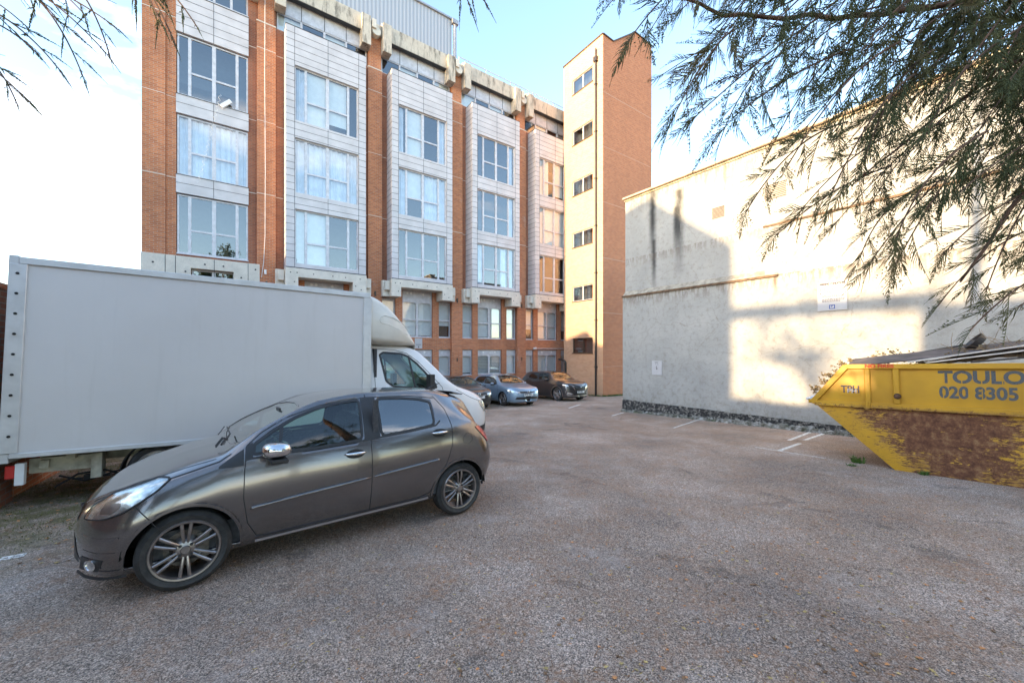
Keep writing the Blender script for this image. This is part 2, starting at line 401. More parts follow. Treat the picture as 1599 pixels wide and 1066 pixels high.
# brick spandrels around the lower storeys use brick without the painted recess shade
mb = MB(); rng = []
hl = [h for h in holes if h[3] < 3.35]
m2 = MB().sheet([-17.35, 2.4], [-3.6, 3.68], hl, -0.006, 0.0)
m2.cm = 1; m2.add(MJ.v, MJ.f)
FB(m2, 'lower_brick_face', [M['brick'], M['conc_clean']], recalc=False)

# windows
def window(x0, x1, z0, z1, y, style, parent=bld, fr=0.055, cover=None, par_y=0.10, frame=None):
    """style: 'bay' (side lights, two tall lights over two short ones), 'grid' columns x rows, 'single'"""
    f = MB(); d0, d1 = y, y+0.07
    def V(x, w, a=z0, b=z1): f.box(x-w/2, x+w/2, d0, d1, a, b)
    def Hh(z, w, a=x0, b=x1): f.box(a, b, d0+0.004, d1-0.004, z-w/2, z+w/2)
    w = x1-x0; h = z1-z0
    f.box(x0, x0+fr, d0, d1, z0, z1); f.box(x1-fr, x1, d0, d1, z0, z1)
    Hh(z0+fr/2, fr, x0+fr, x1-fr); Hh(z1-fr/2, fr, x0+fr, x1-fr)
    f.box(x0-0.02, x1+0.02, d0-0.06, d0-0.003, z0-0.045, z0-0.002)
    if style == 'bay':
        xa, xb, xc = x0+w*0.165, x0+w*0.5, x0+w*0.835
        V(xa, 0.10, z0+fr, z1-fr); V(xb, 0.13, z0+fr, z1-fr); V(xc, 0.10, z0+fr, z1-fr)
        zt = z0+h*0.405; Hh(zt, 0.075, xa+.05, xb-.065); Hh(zt, 0.075, xb+.065, xc-.05)
    elif style == 'main':
        V((x0+x1)/2, 0.12, z0+fr, z1-fr); Hh(z0+h*0.49, 0.07, x0+fr, (x0+x1)/2-.06); Hh(z0+h*0.49, 0.07, (x0+x1)/2+.06, x1-fr)
    elif style == 'two': V((x0+x1)/2, 0.12, z0+fr, z1-fr)
    elif style == 'tall': Hh(z0+h*0.5, 0.06, x0+fr, x1-fr)
    elif style == 'four':
        for q in (0.25, 0.5, 0.75): V(x0+w*q, 0.09, z0+fr, z1-fr)
    w_ = FB(f, 'window', frame or M['frame'], parent)
    p = MB(); p.add([(x0+.01,y+.035,z0+.01),(x1-.01,y+.035,z0+.01),(x1-.01,y+.035,z1-.01),(x0+.01,y+.035,z1-.01)], [(0,1,2,3)])
    FB(p, 'pane', M['glass'], w_, recalc=False)
    if cover:
        for kind, a, b_, zb in cover:                  # fraction spans
            c = MB(); n = 60; xa, xb = x0+.03+(w-.06)*a, x0+.03+(w-.06)*b_; yy = y+0.16; zz = z0+h*zb
            if kind == 'curtain':
                ph = random.random()*6
                for i in range(n):
                    t0, t1 = i/n, (i+1)/n
                    def cy(t): return yy+0.035*math.sin(t*(xb-xa)*28+ph)+0.015*math.sin(t*(xb-xa)*61+ph)
                    u0, u1 = xa+(xb-xa)*t0, xa+(xb-xa)*t1
                    c.add([(u0,cy(t0),zz),(u1,cy(t1),zz),(u1,cy(t1),z1-.04),(u0,cy(t0),z1-.04)], [(0,1,2,3)])
                o = FB(c, 'curtain', M['curtain'], w_, smooth=True)
            elif kind == 'blind':
                c.box(xa, xb, yy-.03, yy-.02, zz, z1-.03); FB(c, 'roller_blind', M['blind'], w_)
            else:
                for i in range(int((z1-.04-zz)/0.09)):
                    zq = z1-.05-i*0.09; c.add([(xa,yy-.04,zq),(xb,yy-.04,zq),(xb,yy,zq-.075),(xa,yy,zq-.075)], [(0,1,2,3)])
                FB(c, 'slatted_blind', M['blind'], w_, recalc=False)
    return w_
covers = {('b',0,0): [('blind',0,.34,0),('blind',.5,.82,.1)], ('b',0,1): [('blind',.02,.98,.05)], ('b',0,2): None,
          ('b',1,0): [('curtain',.86,1,0)], ('b',1,1): [('curtain',.88,1,0)], ('b',1,2): [('curtain',0,.22,0),('curtain',.66,.8,0),('curtain',.88,1,0)],
          ('b',2,0): [('blind',.17,.48,0),('curtain',.0,.12,0),('curtain',.86,1,0)], ('b',2,1): [('curtain',0,.2,0),('curtain',.5,1,0),('blind',.17,.48,.4)], ('b',2,2): None,
          ('b',3,0): [('curtain',.0,.16,0),('blind',.17,.48,0),('blind',.5,.82,.15)], ('b',3,1): [('curtain',0,1,0)], ('b',3,2): [('blind',0,.5,.0)],
          ('b',4,0): None, ('b',4,1): [('curtain',0,1,0)], ('b',4,2): None}
FLZ = [(10.13,12.53), (6.96,9.37), (3.85,6.25)]
CLAD_TOP, CLAD_BOT = 14.18, 3.70
P_ = 0.79
for bi, c in enumerate(BC):
    x0, x1 = c-1.675, c+1.675; wx0, wx1 = c-1.33, c+1.33
    hs = [(wx0, wx1, a, b_) for a, b_ in FLZ]
    m = MB().sheet([x0, x1], [CLAD_BOT, CLAD_TOP], hs, -P_, 0.13)
    m.add([(x0,-P_,CLAD_BOT),(x0,-P_,CLAD_TOP),(x0,0,CLAD_TOP),(x0,0,CLAD_BOT)], [(0,1,2,3)])
    m.add([(x1,-P_,CLAD_BOT),(x1,0,CLAD_BOT),(x1,0,CLAD_TOP),(x1,-P_,CLAD_TOP)], [(0,1,2,3)])
    m.add([(x0,-P_,CLAD_BOT),(x0,0,CLAD_BOT),(x1,0,CLAD_BOT),(x1,-P_,CLAD_BOT)], [(0,1,2,3)])
    j = m; j.cm = 1; z = CLAD_TOP-0.30; e = 0.004
    while z > CLAD_BOT+0.1:
        inwin = any(a-0.01 < z < b_+0.01 for a, b_ in FLZ)
        if inwin:
            j.box(x0-e, wx0, -P_-e, -P_+.002, z, z+.016); j.box(wx1, x1+e, -P_-e, -P_+.002, z, z+.016)
        else: j.box(x0-e, x1+e, -P_-e, -P_+.002, z, z+.016)
        j.box(x0-e, x0+.002, -P_, -0.01, z, z+.016); j.box(x1-.002, x1+e, -P_, -0.01, z, z+.016)
        z -= 0.297
    for xx in (wx0-.012, wx1+.012): j.box(xx-.007, xx+.007, -P_-.005, -P_+.002, CLAD_BOT, CLAD_TOP)
    for a, b_ in ((12.53,CLAD_TOP),(9.37,10.13),(6.25,6.96)): j.box(c-.007, c+.007, -P_-.005, -P_+.002, a, b_)
    clad = FB(j, 'bay_cladding', [M['panel'], M['joint']], recalc=False)
    t = MB(); t.box(x0-.01, x1+.01, -P_-.01, 0, CLAD_TOP, CLAD_TOP+.03); t.box(x0, x1, -P_-.012, -P_+.03, CLAD_BOT-.05, CLAD_BOT-.002)
    FB(t, 'bay_coping', M['lead'], clad)
    r = MB()                                           # soffit strips above each window, room ceiling and floor
    for a, b_ in FLZ:
        r.box(wx0, wx1, -P_+.13, 0.7, b_+.01, b_+.05); r.box(wx0-.1, wx1+.1, -P_+.13, 0.7, a-.06, a-.01)
        r.box(wx0-.12, wx0-.02, -P_+.14, 0.7, a, b_); r.box(wx1+.02, wx1+.12, -P_+.14, 0.7, a, b_)
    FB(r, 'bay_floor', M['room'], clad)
    for fi, (a, b_) in enumerate(FLZ): window(wx0, wx1, a, b_, -P_+.10, 'bay', cover=covers[('b', bi, fi)])
    # concrete portal under the bay
    cc = MB(); hx = 1.70
    cc.prism([(c-hx,2.78),(c-hx+.50,2.78),(c-hx+.50,3.27),(c+hx-.62,3.27),(c+hx-.62,2.78),(c+hx,2.78),(c+hx,3.66),(c-hx,3.66)], -P_-.02, -0.008)
    for sgn in (-1, 1):
        a, b_ = sorted((c+sgn*(hx+.002), c+sgn*(hx+.33)))
        cc.box(a, b_, -0.42, -0.007, 2.80, 3.60)
        a, b_ = sorted((c+sgn*(hx+.02), c+sgn*(hx+.25))); cc.box(a, b_, -0.62, -0.422, 3.10, 3.52)
    co = FB(cc, 'concrete_portal', M['conc_clean'], bevel=0.012)
    hb = MB()
    for xx, zz in ((-1.5,3.45),(-1.25,3.46),(-.6,3.46),(0.0+.2,3.46),(.75,3.46),(1.4,3.45),(1.2,3.1),(-1.35,3.05),(1.45,2.95)):
        hb.lathe([(0,0),(0.028,0)], (c+xx,-P_-.024,zz), 'Y', 8)
    FB(hb, 'bolt_hole', M['joint'], co)
    # lower windows
    for (a, b_, st) in ((-1.97,-1.23,'tall'), (1.23,1.97,'tall'), (-.85,.85,'main')):
        mainw = st == 'main'
        window(c+a, c+b_, 0.80, 2.70, 0.10, st, cover=[('blind',0,1,0.02 if not mainw else .05)] if (bi+int(mainw)) % 2 or mainw else [('blind',0,1,.35)])
        window(c+a, c+b_, GFz[0]+.02, GFz[1]-.33, 0.10, 'two' if mainw else 'single', cover=[('slat',0,1,0)] if mainw and bi == 1 else [('blind',0,1,random.choice((0,0,.1)))])
        # shaped head panels
        for (zb, zt_, nn) in ((GFz[1]-.33, GFz[1]-.01, 1),) + (((2.70, 3.27, 1),) if mainw else ((2.70, 2.77, 0),)):
            hp = MB()
            if nn == 0: hp.box(c+a, c+b_, 0.09, 0.16, zb, zt_)
            else:
                segs = [(c+a, c+(a+b_)/2), (c+(a+b_)/2, c+b_)] if mainw else [(c+a, c+b_)]
                for (p, q) in segs:
                    w2 = q-p; g = 0.06
                    hp.prism([(p,zb),(p+g,zb),(p+g,zb-.10),(p+g+.08*w2,zb-.085),(p+g+.16*w2,zb-.03),(p+w2*.38,zb-.02),(p+w2*.42,zb+.0),(p+w2*.58,zb+.0),(p+w2*.62,zb-.02),(q-g-.16*w2,zb-.03),(q-g-.08*w2,zb-.085),(q-g,zb-.10),(q-g,zb),(q,zb),(q,zt_),(p,zt_)], 0.085, 0.098)
            hh = FB(hp, 'head_panel', M['frame'])
            if mainw and nn:
                vd = MB()
                for q in ((-.42,.42) if zb < 1 else (-.55,-.35,.35)): vd.lathe([(0,0),(.06,0),(.06,.02)], (c+q, 0.083, zt_-.14), 'Y', 12)
                FB(vd, 'air_vent', M['white'], hh)
    # clerestory: grey panel over four lights
    window(c-1.94, c+1.94, 14.34, 15.16, 0.08, 'four', cover=[('blind',0,.26,0),('blind',.5,.75,.3)] if bi % 2 else [('blind',.26,.5,0),('blind',.75,1,.0)])
    hp = MB(); hp.box(c-1.96, c+1.96, 0.06, 0.15, 15.16, 15.83)
    hp2 = FB(hp, 'head_panel', M['frame']); jj = MB()
    for q in (-.97, 0, .97): jj.box(c+q-.012, c+q+.012, 0.05, 0.062, 15.16, 15.83)
    FB(jj, 'panel_joint', M['joint'], hp2)
# first bay, flush with the piers
x0, x1 = b1
pm = MB()
for a, b_ in ((12.60,14.23),(9.40,10.13),(6.26,6.97)):
    j = MB(); j.box(x0-.01, x1+.02, -0.07, 0.10, a, b_); j.cm = 1
    z = b_-0.33
    while z > a+0.1: j.box(x0-.012, x1+.022, -0.074, -0.06, z, z+.016); z -= 0.325
    j.box((x0+x1)/2-.007, (x0+x1)/2+.007, -0.075, -0.06, a, b_)
    j.box(x0-.015, x1+.025, -0.09, 0.1, b_, b_+.02)
    FB(j, 'spandrel_panel', [M['panel'], M['joint']])
for fi, (a, b_) in enumerate(((10.17,12.56),(7.0,9.36),(3.90,6.22))): window(x0+.02, x1-.0, a, b_, 0.02, 'bay', cover=covers[('b', 4, fi)])
window(x0+.02, x1, 14.34, 15.8, 0.05, 'four')
cc = MB(); cc.prism([(-21.69,1.2),(-20.24,1.2),(-20.24,3.31),(-18.86,3.31),(-18.86,2.2),(-17.95,2.2),(-17.95,3.74),(-21.69,3.74)], -0.24, -0.009)
cc.cm = 1
for x in (-21.0,-20.7,-19.5,-18.36): cc.box(x-.01, x+.01, -.245, -.23, 2.2, 3.73)
for x, z in ((-21.35,3.4),(-20.4,3.15),(-19.8,3.5),(-19.2,3.5),(-18.6,3.1),(-18.1,3.5)): cc.lathe([(0,0),(.035,0)], (x,-.247,z), 'Y', 8)
FB(cc, 'concrete_portal', [M['conc_clean'], M['joint']], bevel=0.004)
window(b1[0]+.47, b1[1]-.47, 0.8, 3.3, 0.02, 'main')
# parapet beam in bays, haunches and water spouts
segs = [(PIER[i+1]+.30, PIER[i]-.30) for i in range(3)]+[(-3.83+.30, 2.5)]+[(-21.69, -17.7-.30)]
for a, b_ in segs:
    m = MB(); m.box(a, b_, -0.27, 0.29, 15.83, 16.62)
    m.box(a, a+.42, -0.52, -0.272, 15.06, 16.50) if a > -21 else None
    m.box(b_-.42, b_, -0.52, -0.272, 15.06, 16.50) if b_ < 2 else None
    if a > -21: m.box(a, a+.42, -0.271, -0.001, 15.06, 15.829)
    if b_ < 2: m.box(b_-.42, b_, -0.271, -0.001, 15.06, 15.829)
    m.box((a+b_)/2-.006, (a+b_)/2+.006, -0.275, -0.26, 15.83, 16.62)
    FB(m, 'parapet_beam', M['conc'], bevel=0.03)
    m = MB(); m.box(a, b_, -0.25, 0.0, 15.80, 15.829); FB(m, 'drip_strip', M['lead'])
for x in PIER:
    m = MB(); m.box(x-.29, x+.29, -0.20, 0.2, 15.95, 16.52); FB(m, 'parapet_link', M['conc'], bevel=.02)
    m = MB(); m.tube([(x,-.1,15.98),(x,-.42,15.98)], .22, 14); m.box(x-.24, x-.04, -.52, -.2, 16.02, 16.45)
    FB(m, 'water_spout', M['conc_clean'], bevel=.01)
    m = MB(); m.lathe([(0,0),(.05,0),(.05,.03)], (x-.02,-.19,2.95), 'Y', 8); m.box(x-.04, x+.04, -.20, -.16, 2.8, 3.05); m.box(x-.03, x+.03, -.19, -.16, -.55, -.35)
    FB(m, 'wall_lamp', M['frame_dark'])
# hanging cable with a loose fitting on the first pier
m = MB(); m.tube([(-17.75,-.18,16),(-17.76,-.18,12),(-17.74,-.18,8),(-17.75,-.18,5),(-17.80,-.18,3.9),(-17.88,-.18,3.2)], .012, 5)
m.tube([(-17.74,-.2,3.55),(-17.74,-.2,3.35)], .05, 6); FB(m, 'hanging_cable', M['white'])
m = MB(); pts = []
for i in range(60): pts.append((-19.30-.012*i+.05*math.sin(i*1.9), -.12+.03*math.cos(i*1.3), 10.6-i*.065)); 
m.tube(pts, .005, 4); m.obox((-19.12,-.14,10.25), (.16,0,.17), (0,.04,0), (-.05,0,.05)); FB(m, 'dangling_wire', M['white'])
# roof plant room and handrail
def ribbed():
    m, nt, b = new_mat('ribbed_sheet'); uv = coords(nt, 'UV')
    sx = node(nt, 'ShaderNodeSeparateXYZ'); nt.links.new(uv, sx.inputs[0])
    w = math_(nt, 'SINE', math_(nt, 'MULTIPLY', sx.outputs[0], 28.0)); w = mrange(nt, w, -0.4, 0.4)
    nt.links.new(ramp(nt, w, [(0, (0.30,0.34,0.40,1)), (1, (0.42,0.46,0.52,1))]), b.inputs['Base Color']); b.inputs['Roughness'].default_value = 0.5
    bump(nt, b, w, 0.6, 0.03); return m
M['ribbed'] = ribbed()
m = MB(); m.box(-21, -7.95, 1.5, 8, 16.5, 20.32); pr = FB(m, 'plant_room', M['ribbed'])
m = MB(); m.box(-21.1, -7.9, 1.4, 8.1, 20.32, 20.42); FB(m, 'plant_room_roof', M['lead_grey'], pr)
m = MB(); m.tube([(-7.78,1.42,20.25),(-7.78,1.42,16.4)], .11, 12); m.box(-8.0, -7.6, 1.25, 1.5, 20.05, 20.3); FB(m, 'rain_pipe', M['lead_grey'], pr)
m = MB(); m.tube([(-8.25,0.0,16.62),(-8.25,0,17.05),(1.2,0,17.05)], .022, 6)
for x in (-6.4,-4.6,-2.8,-1.0,.8): m.tube([(x,0,16.6),(x,0,17.05)], .022, 6)
FB(m, 'roof_handrail', M['frame'])
# camera and conduit above ground-floor windows
m = MB(); m.tube([(-2.55,-.03,0.21),(1.0,-.03,0.21)], .02, 6); m.box(-2.75,-2.55,-.12,-.02,.15,.27); m.tube([(-2.85,-.2,.2),(-2.6,-.1,.24)], .06, 10); FB(m, 'security_camera', M['white'])

# ============================================================ STAIR TOWER
C0 = Vector((3.64, 27.39, 0)) + N*3.55
TZ = 2.8; TO = (0, 0, CAMZ+1.1)
tow = thing('stair_tower', 'tall slim orange brick stair tower with six small windows and a black drainpipe', 'tower', (C0.x, C0.y, -1.1), ANG)
def TB(mb, name, mat, parent=tow, **k): return mb.build(name, mat, parent, off=TO, **k)
m = MB()
prof = [(0,-3.2),(5.03,-3.2),(5.03,21.4),(3.18,21.5),(0.95,19.85),(0,19.9)]
# front and back
D_ = 3.55
m.add([(x,0,z) for x, z in prof], [tuple(range(6))]); m.add([(x,D_,z) for x, z in prof], [tuple(range(6))[::-1]])
for i in range(1, 5):
    (xa, za), (xb, zb) = prof[i], prof[i+1]; m.add([(xa,0,za),(xa,D_,za),(xb,D_,zb),(xb,0,zb)], [(0,1,2,3)])
m.add([(0.0,0,19.9),(0.0,D_,19.9),(.95,D_,19.85),(.95,0,19.85)], [(0,1,2,3)][:0] or [])
# left face (x=0) with window openings, written as a sheet in (y,z)
wins = [(D_-2.70, D_-0.86, zt-1.0, zt) for zt in (18.47, 15.01, 11.57, 8.06, 4.40, 0.92)]
m.sheet([0, D_], [-3.2, 19.9], wins, 0.0, 0.14, P=lambda a, y, z: (y, a, z))
m.cm = 0; m.m = [1 if (all(abs(m.v[i][0]) < .2 for i in f)) else 0 for f in m.f]; TB(m, 'brick_shaft', [M['brick_tower'], M['brick_side_lit']])
for a, b_, z0, z1 in wins:
    f = MB(); fr = .045; y = .07
    def bx(a0, a1, za, zb, dd=0): f.box(y+dd, y+.06-dd, a0, a1, za, zb)
    bx(a, a+fr, z0, z1); bx(b_-fr, b_, z0, z1); bx((a+b_)/2-.04, (a+b_)/2+.04, z0+fr, z1-fr); bx(a+fr, b_-fr, z0, z0+fr, .003); bx(a+fr, b_-fr, z1-fr, z1, .003)
    low = z1 < 1
    w_ = TB(f, 'window', M['frame_dark'] if low else M['frame']); p = MB(); p.add([(y+.03,a,z0),(y+.03,b_,z0),(y+.03,b_,z1),(y+.03,a,z1)], [(0,1,2,3)]); TB(p, 'pane', M['glass'], w_, recalc=False)
    s = MB(); s.box(-.05, .0, a-.03, b_+.03, z0-.06, z0-.004); TB(s, 'sill', M['frame_dark'], w_)
m = MB(); m.box(.5, 4.5, .4, D_-.1, -3, 19.4); TB(m, 'stairwell', M['room'])
cp = MB()
cp.obox((-.02, D_/2, 19.93), (.05,0,0), (0,D_/2+.03,0), (0,0,.03))
for (xa, za), (xb, zb) in zip(prof[2:], prof[3:]):
    a, b_ = Vector((xa,-.02,za+.03)), Vector((xb,-.02,zb+.03)); cp.bar(a, b_, .10, .06)
    cp.bar(Vector((xa,D_+.02,za+.03)), Vector((xb,D_+.02,zb+.03)), .10, .06)
TB(cp, 'coping', M['frame_dark'])
ln = MB()
for z in (16.32, 12.9, 9.4, 5.9, 2.45, -.95): ln.box(-.003, 5.032, -.004, .0, z, z+.02); ln.box(-.004, 0, -.003, D_, z, z+.02)
TB(ln, 'movement_joint', M['joint_pale'])
m = MB(); yy = D_-3.03; m.tube([(-.09,yy,18.5),(-.09,yy,-3.05)], .06, 12); m.box(-.2, -.01, yy-.13, yy+.13, 18.45, 18.75); m.tube([(-.09,yy,18.7),(-.09,yy,19.3)], .05, 10)
for z in (17, 14, 11, 8, 5, 2, -1): m.box(-.16, -.0, yy-.09, yy+.09, z, z+.06)
TB(m, 'drain_pipe', M['pipe'])
m = MB(); m.tube([(-.10,D_-.25,-3.1),(-.10,D_-.25,-.75),(-.10,D_-.16,-.62),(-.10,D_+.1,-.55),(-.1,D_+.4,-.55)], .075, 10); TB(m, 'vent_pipe', M['pipe'])

# ============================================================ RENDERED WALL
W0 = Vector((4.73, 16.3, 0)); WANG = math.atan2(-0.814, 0.581)
def render_mat():
    m, nt, b = new_mat('cream_render'); ob = coords(nt)
    sx = node(nt, 'ShaderNodeSeparateXYZ'); nt.links.new(ob, sx.inputs[0]); X, Z = sx.outputs[0], sx.outputs[2]
    a = noise(nt, ob, 0.8, 6, 0.6); f = noise(nt, ob, 6, 6, 0.7); st = noise(nt, ob, 2.2, 6, 0.7, (1.6, 1, 0.22)); fine = noise(nt, ob, 60, 3)
    col = ramp(nt, a, [(0.3, (0.36,0.355,0.34,1)), (0.7, (0.47,0.46,0.435,1))])
    col = mixc(nt, math_(nt, 'MULTIPLY', mrange(nt, f, 0.50, 0.68), 0.4), col, (0.20,0.17,0.125))
    col = mixc(nt, 0.3, col, ramp(nt, fine, [(0.3, (0.7,0.7,0.7,1)), (0.6, (1,1,1,1))]), 'MULTIPLY')
    def streak(x, w, zt, zb, s=0.9, c=(0.05,0.05,0.05), curve=0.0):
        wob = math_(nt, 'MULTIPLY', math_(nt, 'SUBTRACT', noise(nt, ob, 2.0, 4, .6, (0.01,0.01,1.5)), 0.5), 0.18)
        dx = math_(nt, 'ABSOLUTE', math_(nt, 'ADD', math_(nt, 'SUBTRACT', X, x), wob))
        h = math_(nt, 'MULTIPLY', mrange(nt, dx, 0.0, w, 1, 0, True), math_(nt, 'MULTIPLY', mrange(nt, Z, zb, zb+(zt-zb)*.6, 0, 1), mrange(nt, Z, zt, zt+.12, 1, 0)))
        h = math_(nt, 'MULTIPLY', h, mrange(nt, st, 0.3, 0.5, .35, 1)); return math_(nt, 'MULTIPLY', h, s, None, True), c
    zb = Z0W
    ss = [streak(1.30, .24, 6.2+zb, 3.2+zb, 1.0), streak(1.36, .16, 4.3+zb, 2.2+zb, .95), streak(2.42, .28, 5.9+zb, 2.6+zb, .95), streak(2.30,.20,5.3+zb,3.6+zb,.95), streak(4.05,.08,6.2+zb,5.2+zb,.6,(0.2,.14,.07)),
          streak(8.2, .5, 1.3+zb, .5+zb, .35), streak(8.9, .35, 1.9+zb, -.6+zb, .3), streak(5.60,.12,2.3+zb,1.6+zb,.75,(.12,.08,.05)), streak(7.1,.16,6.0+zb,5.0+zb,.35,(.2,.15,.08)), streak(3.4,.10,6.1+zb,5.6+zb,.5,(.2,.15,.08))]
    for fct, c in ss: col = mixc(nt, fct, col, c)
    # brown drips under the ledges and the coping
    dr = noise(nt, ob, 7, 5, 0.7, (1, 1, 0.25)); dn = noise(nt, ob, 1.7, 3)
    for zt, dep, am in ((2.30, .55, .75), (3.83, .4, .5), (6.24, .7, .55)):
        band = math_(nt, 'MULTIPLY', mrange(nt, Z, zt+zb-dep, zt+zb, 0, 1), mrange(nt, Z, zt+zb, zt+zb+.02, 1, 0))
        col = mixc(nt, math_(nt, 'MULTIPLY', math_(nt, 'MULTIPLY', band, mrange(nt, dr, 0.45, 0.55)), am), col, (0.16,0.12,0.085))
    # crack lines
    v = node(nt, 'ShaderNodeTexVoronoi'); v.feature = 'DISTANCE_TO_EDGE'; v.inputs['Scale'].default_value = 0.32
    wv = node(nt, 'ShaderNodeVectorMath', operation='ADD'); nn = node(nt, 'ShaderNodeTexNoise'); nn.inputs['Scale'].default_value = 2.5; nn.inputs['Detail'].default_value = 5
    nt.links.new(ob, nn.inputs['Vector']); sc2 = node(nt, 'ShaderNodeVectorMath', operation='SCALE'); sc2.inputs['Scale'].default_value = .35
    nt.links.new(nn.outputs['Color'], sc2.inputs[0]); nt.links.new(ob, wv.inputs[0]); nt.links.new(sc2.outputs[0], wv.inputs[1]); nt.links.new(wv.outputs[0], v.inputs['Vector'])
    col = mixc(nt, mrange(nt, v.outputs['Distance'], 0.0, 0.0028, .45, 0), col, (0.22,0.18,0.13))
    # grime near the foot
    gr = math_(nt, 'MULTIPLY', mrange(nt, Z, -1.98+zb, -1.2+zb, 1, 0), mrange(nt, f, 0.35, 0.65))
    col = mixc(nt, math_(nt, 'MULTIPLY', gr, .5), col, (0.25,0.24,0.2))
    nt.links.new(col, b.inputs['Base Color']); b.inputs['Roughness'].default_value = 0.92
    h = math_(nt, 'ADD', math_(nt, 'MULTIPLY', a, 3.0), math_(nt, 'ADD', f, math_(nt, 'MULTIPLY', fine, .3)))
    bump(nt, b, h, 0.35, 0.03); return m
Z0W = CAMZ+0.75
M['render'] = render_mat()
wall = thing('rendered_wall', 'long cream rendered wall with black water streaks, brown ledges and a crumbling plinth', 'wall', (W0.x, W0.y, -0.75), WANG)
WO = (0, 0, Z0W)
def WB(mb, name, mat, parent=wall, **k): return mb.build(name, mat, parent, off=WO, **k)
LW = 22.0
m = MB(); m.box(0, LW, 0.0, 7.0, -1.98, 6.24); WB(m, 'render_face', M['render'])
m = MB(); m.box(-.005, LW, -0.16, -0.001, -1.98, 2.26); m.box(5.3, LW, -0.12, -0.0015, 2.26, 3.80); WB(m, 'lower_render', M['render'])
def coping_mat(name, col): return plain(name, col, .85, var=.35, scale=5, bmp=.3, bscale=30)
M['ledge'] = coping_mat('brown_ledge', (0.16,0.10,0.06)); M['fillet'] = coping_mat('mortar_fillet', (0.36,0.32,0.26)); M['coping'] = coping_mat('stone_coping', (0.5,0.42,0.3))
m = MB(); m.prism([(-.19,2.265),(-.001,2.265),(-.001,2.50),(-.15,2.31)], -.01, 5.66, 'X'); l1 = WB(m, 'mortar_ledge', M['fillet'])
m = MB(); m.box(-.02, 5.68, -.215, -.165, 2.235, 2.30); WB(m, 'tile_edge', M['ledge'], l1)
m = MB(); m.prism([(-.13,3.805),(-.001,3.805),(-.001,3.95),(-.11,3.83)], 5.28, LW, 'X'); l2 = WB(m, 'mortar_ledge', M['fillet'])
m = MB(); m.box(5.26, LW, -.155, -.122, 3.775, 3.83); WB(m, 'tile_edge', M['ledge'], l2)
m = MB(); m.box(-.08, LW, -.10, .35, 6.30, 6.40); m.box(-.04, LW, -.05, .3, 6.241, 6.298); WB(m, 'coping', M['coping'], bevel=.01)
m = MB(); m.box(-.09, LW, -.115, -.10, 6.29, 6.33); WB(m, 'coping_edge', M['ledge'])
for (t, z, w, h, y) in ((3.62, 4.50, .44, .40, 0), (5.25, 4.62, .60, .50, 0)):
    m = MB(); m.box(t, t+w, -.012, -.001, z, z+h); vf = WB(m, 'louvre_vent', M['render']); s = MB()
    for i in range(9): s.box(t+.02, t+w-.02, -.03, -.0125, z+.02+i*(h-.03)/9, z+.02+i*(h-.03)/9+.018)
    WB(s, 'louvre_slat', M['frame_dark'], vf)
def plinth_mat():
    m, nt, b = new_mat('bitumen_plinth'); ob = coords(nt); a = noise(nt, ob, 9, 6, .75); f = noise(nt, ob, 40, 4, .7)
    nt.links.new(ramp(nt, a, [(0.42, (0.02,0.02,0.022,1)), (0.52, (0.07,0.065,0.06,1)), (0.6, (0.30,0.28,0.25,1)), (0.7, (0.10,0.10,0.06,1))]), b.inputs['Base Color']); b.inputs['Roughness'].default_value = .9
    bump(nt, b, a, .8, .05); return m
M['plinth'] = plinth_mat()
m = MB(); n = 150; rows = 4; rr = random.Random(3)
vs = []; 
for i in range(n+1):
    t = LW*i/n
    for j in range(rows+1):
        q = j/rows; vs.append((t, -.17-.05*rr.random()-(1-q)*.10, -1.975-(1-q)*1.0+.02*rr.random()))
fs = [(i*(rows+1)+j, (i+1)*(rows+1)+j, (i+1)*(rows+1)+j+1, i*(rows+1)+j+1) for i in range(n) for j in range(rows)]
m.add(vs, fs); m.box(0, LW, -.165, 7, -3.2, -1.981); WB(m, 'plinth', M['plinth'])
# notices on the wall
def text_mesh(body, size, mat, parent, Mloc, name='lettering', extrude=0.0015, offset=0.0, sx=1.0):
    cu = bpy.data.curves.new('txt', 'FONT'); cu.body = body; cu.size = size; cu.extrude = extrude; cu.offset = offset; cu.align_x = 'LEFT'; cu.align_y = 'BOTTOM'
    to = bpy.data.objects.new('txt', cu); COL.objects.link(to); bpy.context.view_layer.update()
    me = bpy.data.meshes.new_from_object(to.evaluated_get(bpy.context.evaluated_depsgraph_get())); bpy.data.objects.remove(to); bpy.data.curves.remove(cu)
    R_ = Mloc @ Matrix.Diagonal((sx, 1, 1, 1)); me.transform(R_); me.materials.clear(); me.materials.append(mat)
    o = bpy.data.objects.new(name, me); COL.objects.link(o)
    if parent is not None: o.parent = parent
    return o
def XZ(x, y, z): return Matrix.Translation((x, y, z)) @ Matrix.Rotation(math.pi/2, 4, 'X')   # text standing in the xz plane facing -y
M['ink'] = plain('ink_dark', (0.06,0.055,0.07), .6); M['ink_blue'] = plain('ink_blue', (0.02,0.06,0.28), .5); M['ink_red'] = plain('paint_red', (0.60,0.07,0.02), .7); M['ink_grey'] = plain('ink_grey', (0.12,0.12,0.14), .6)
M['signwhite'] = plain('sign_white', (0.50,0.50,0.52), .35, var=.03)
def wall_t(px):
    t_ = (px-800)/FPX; return (t_*W0.y-W0.x)/(0.581+0.814*t_)
def wall_z(t, py): return (HORZ-py)*(W0.y-.814*t)/FPX
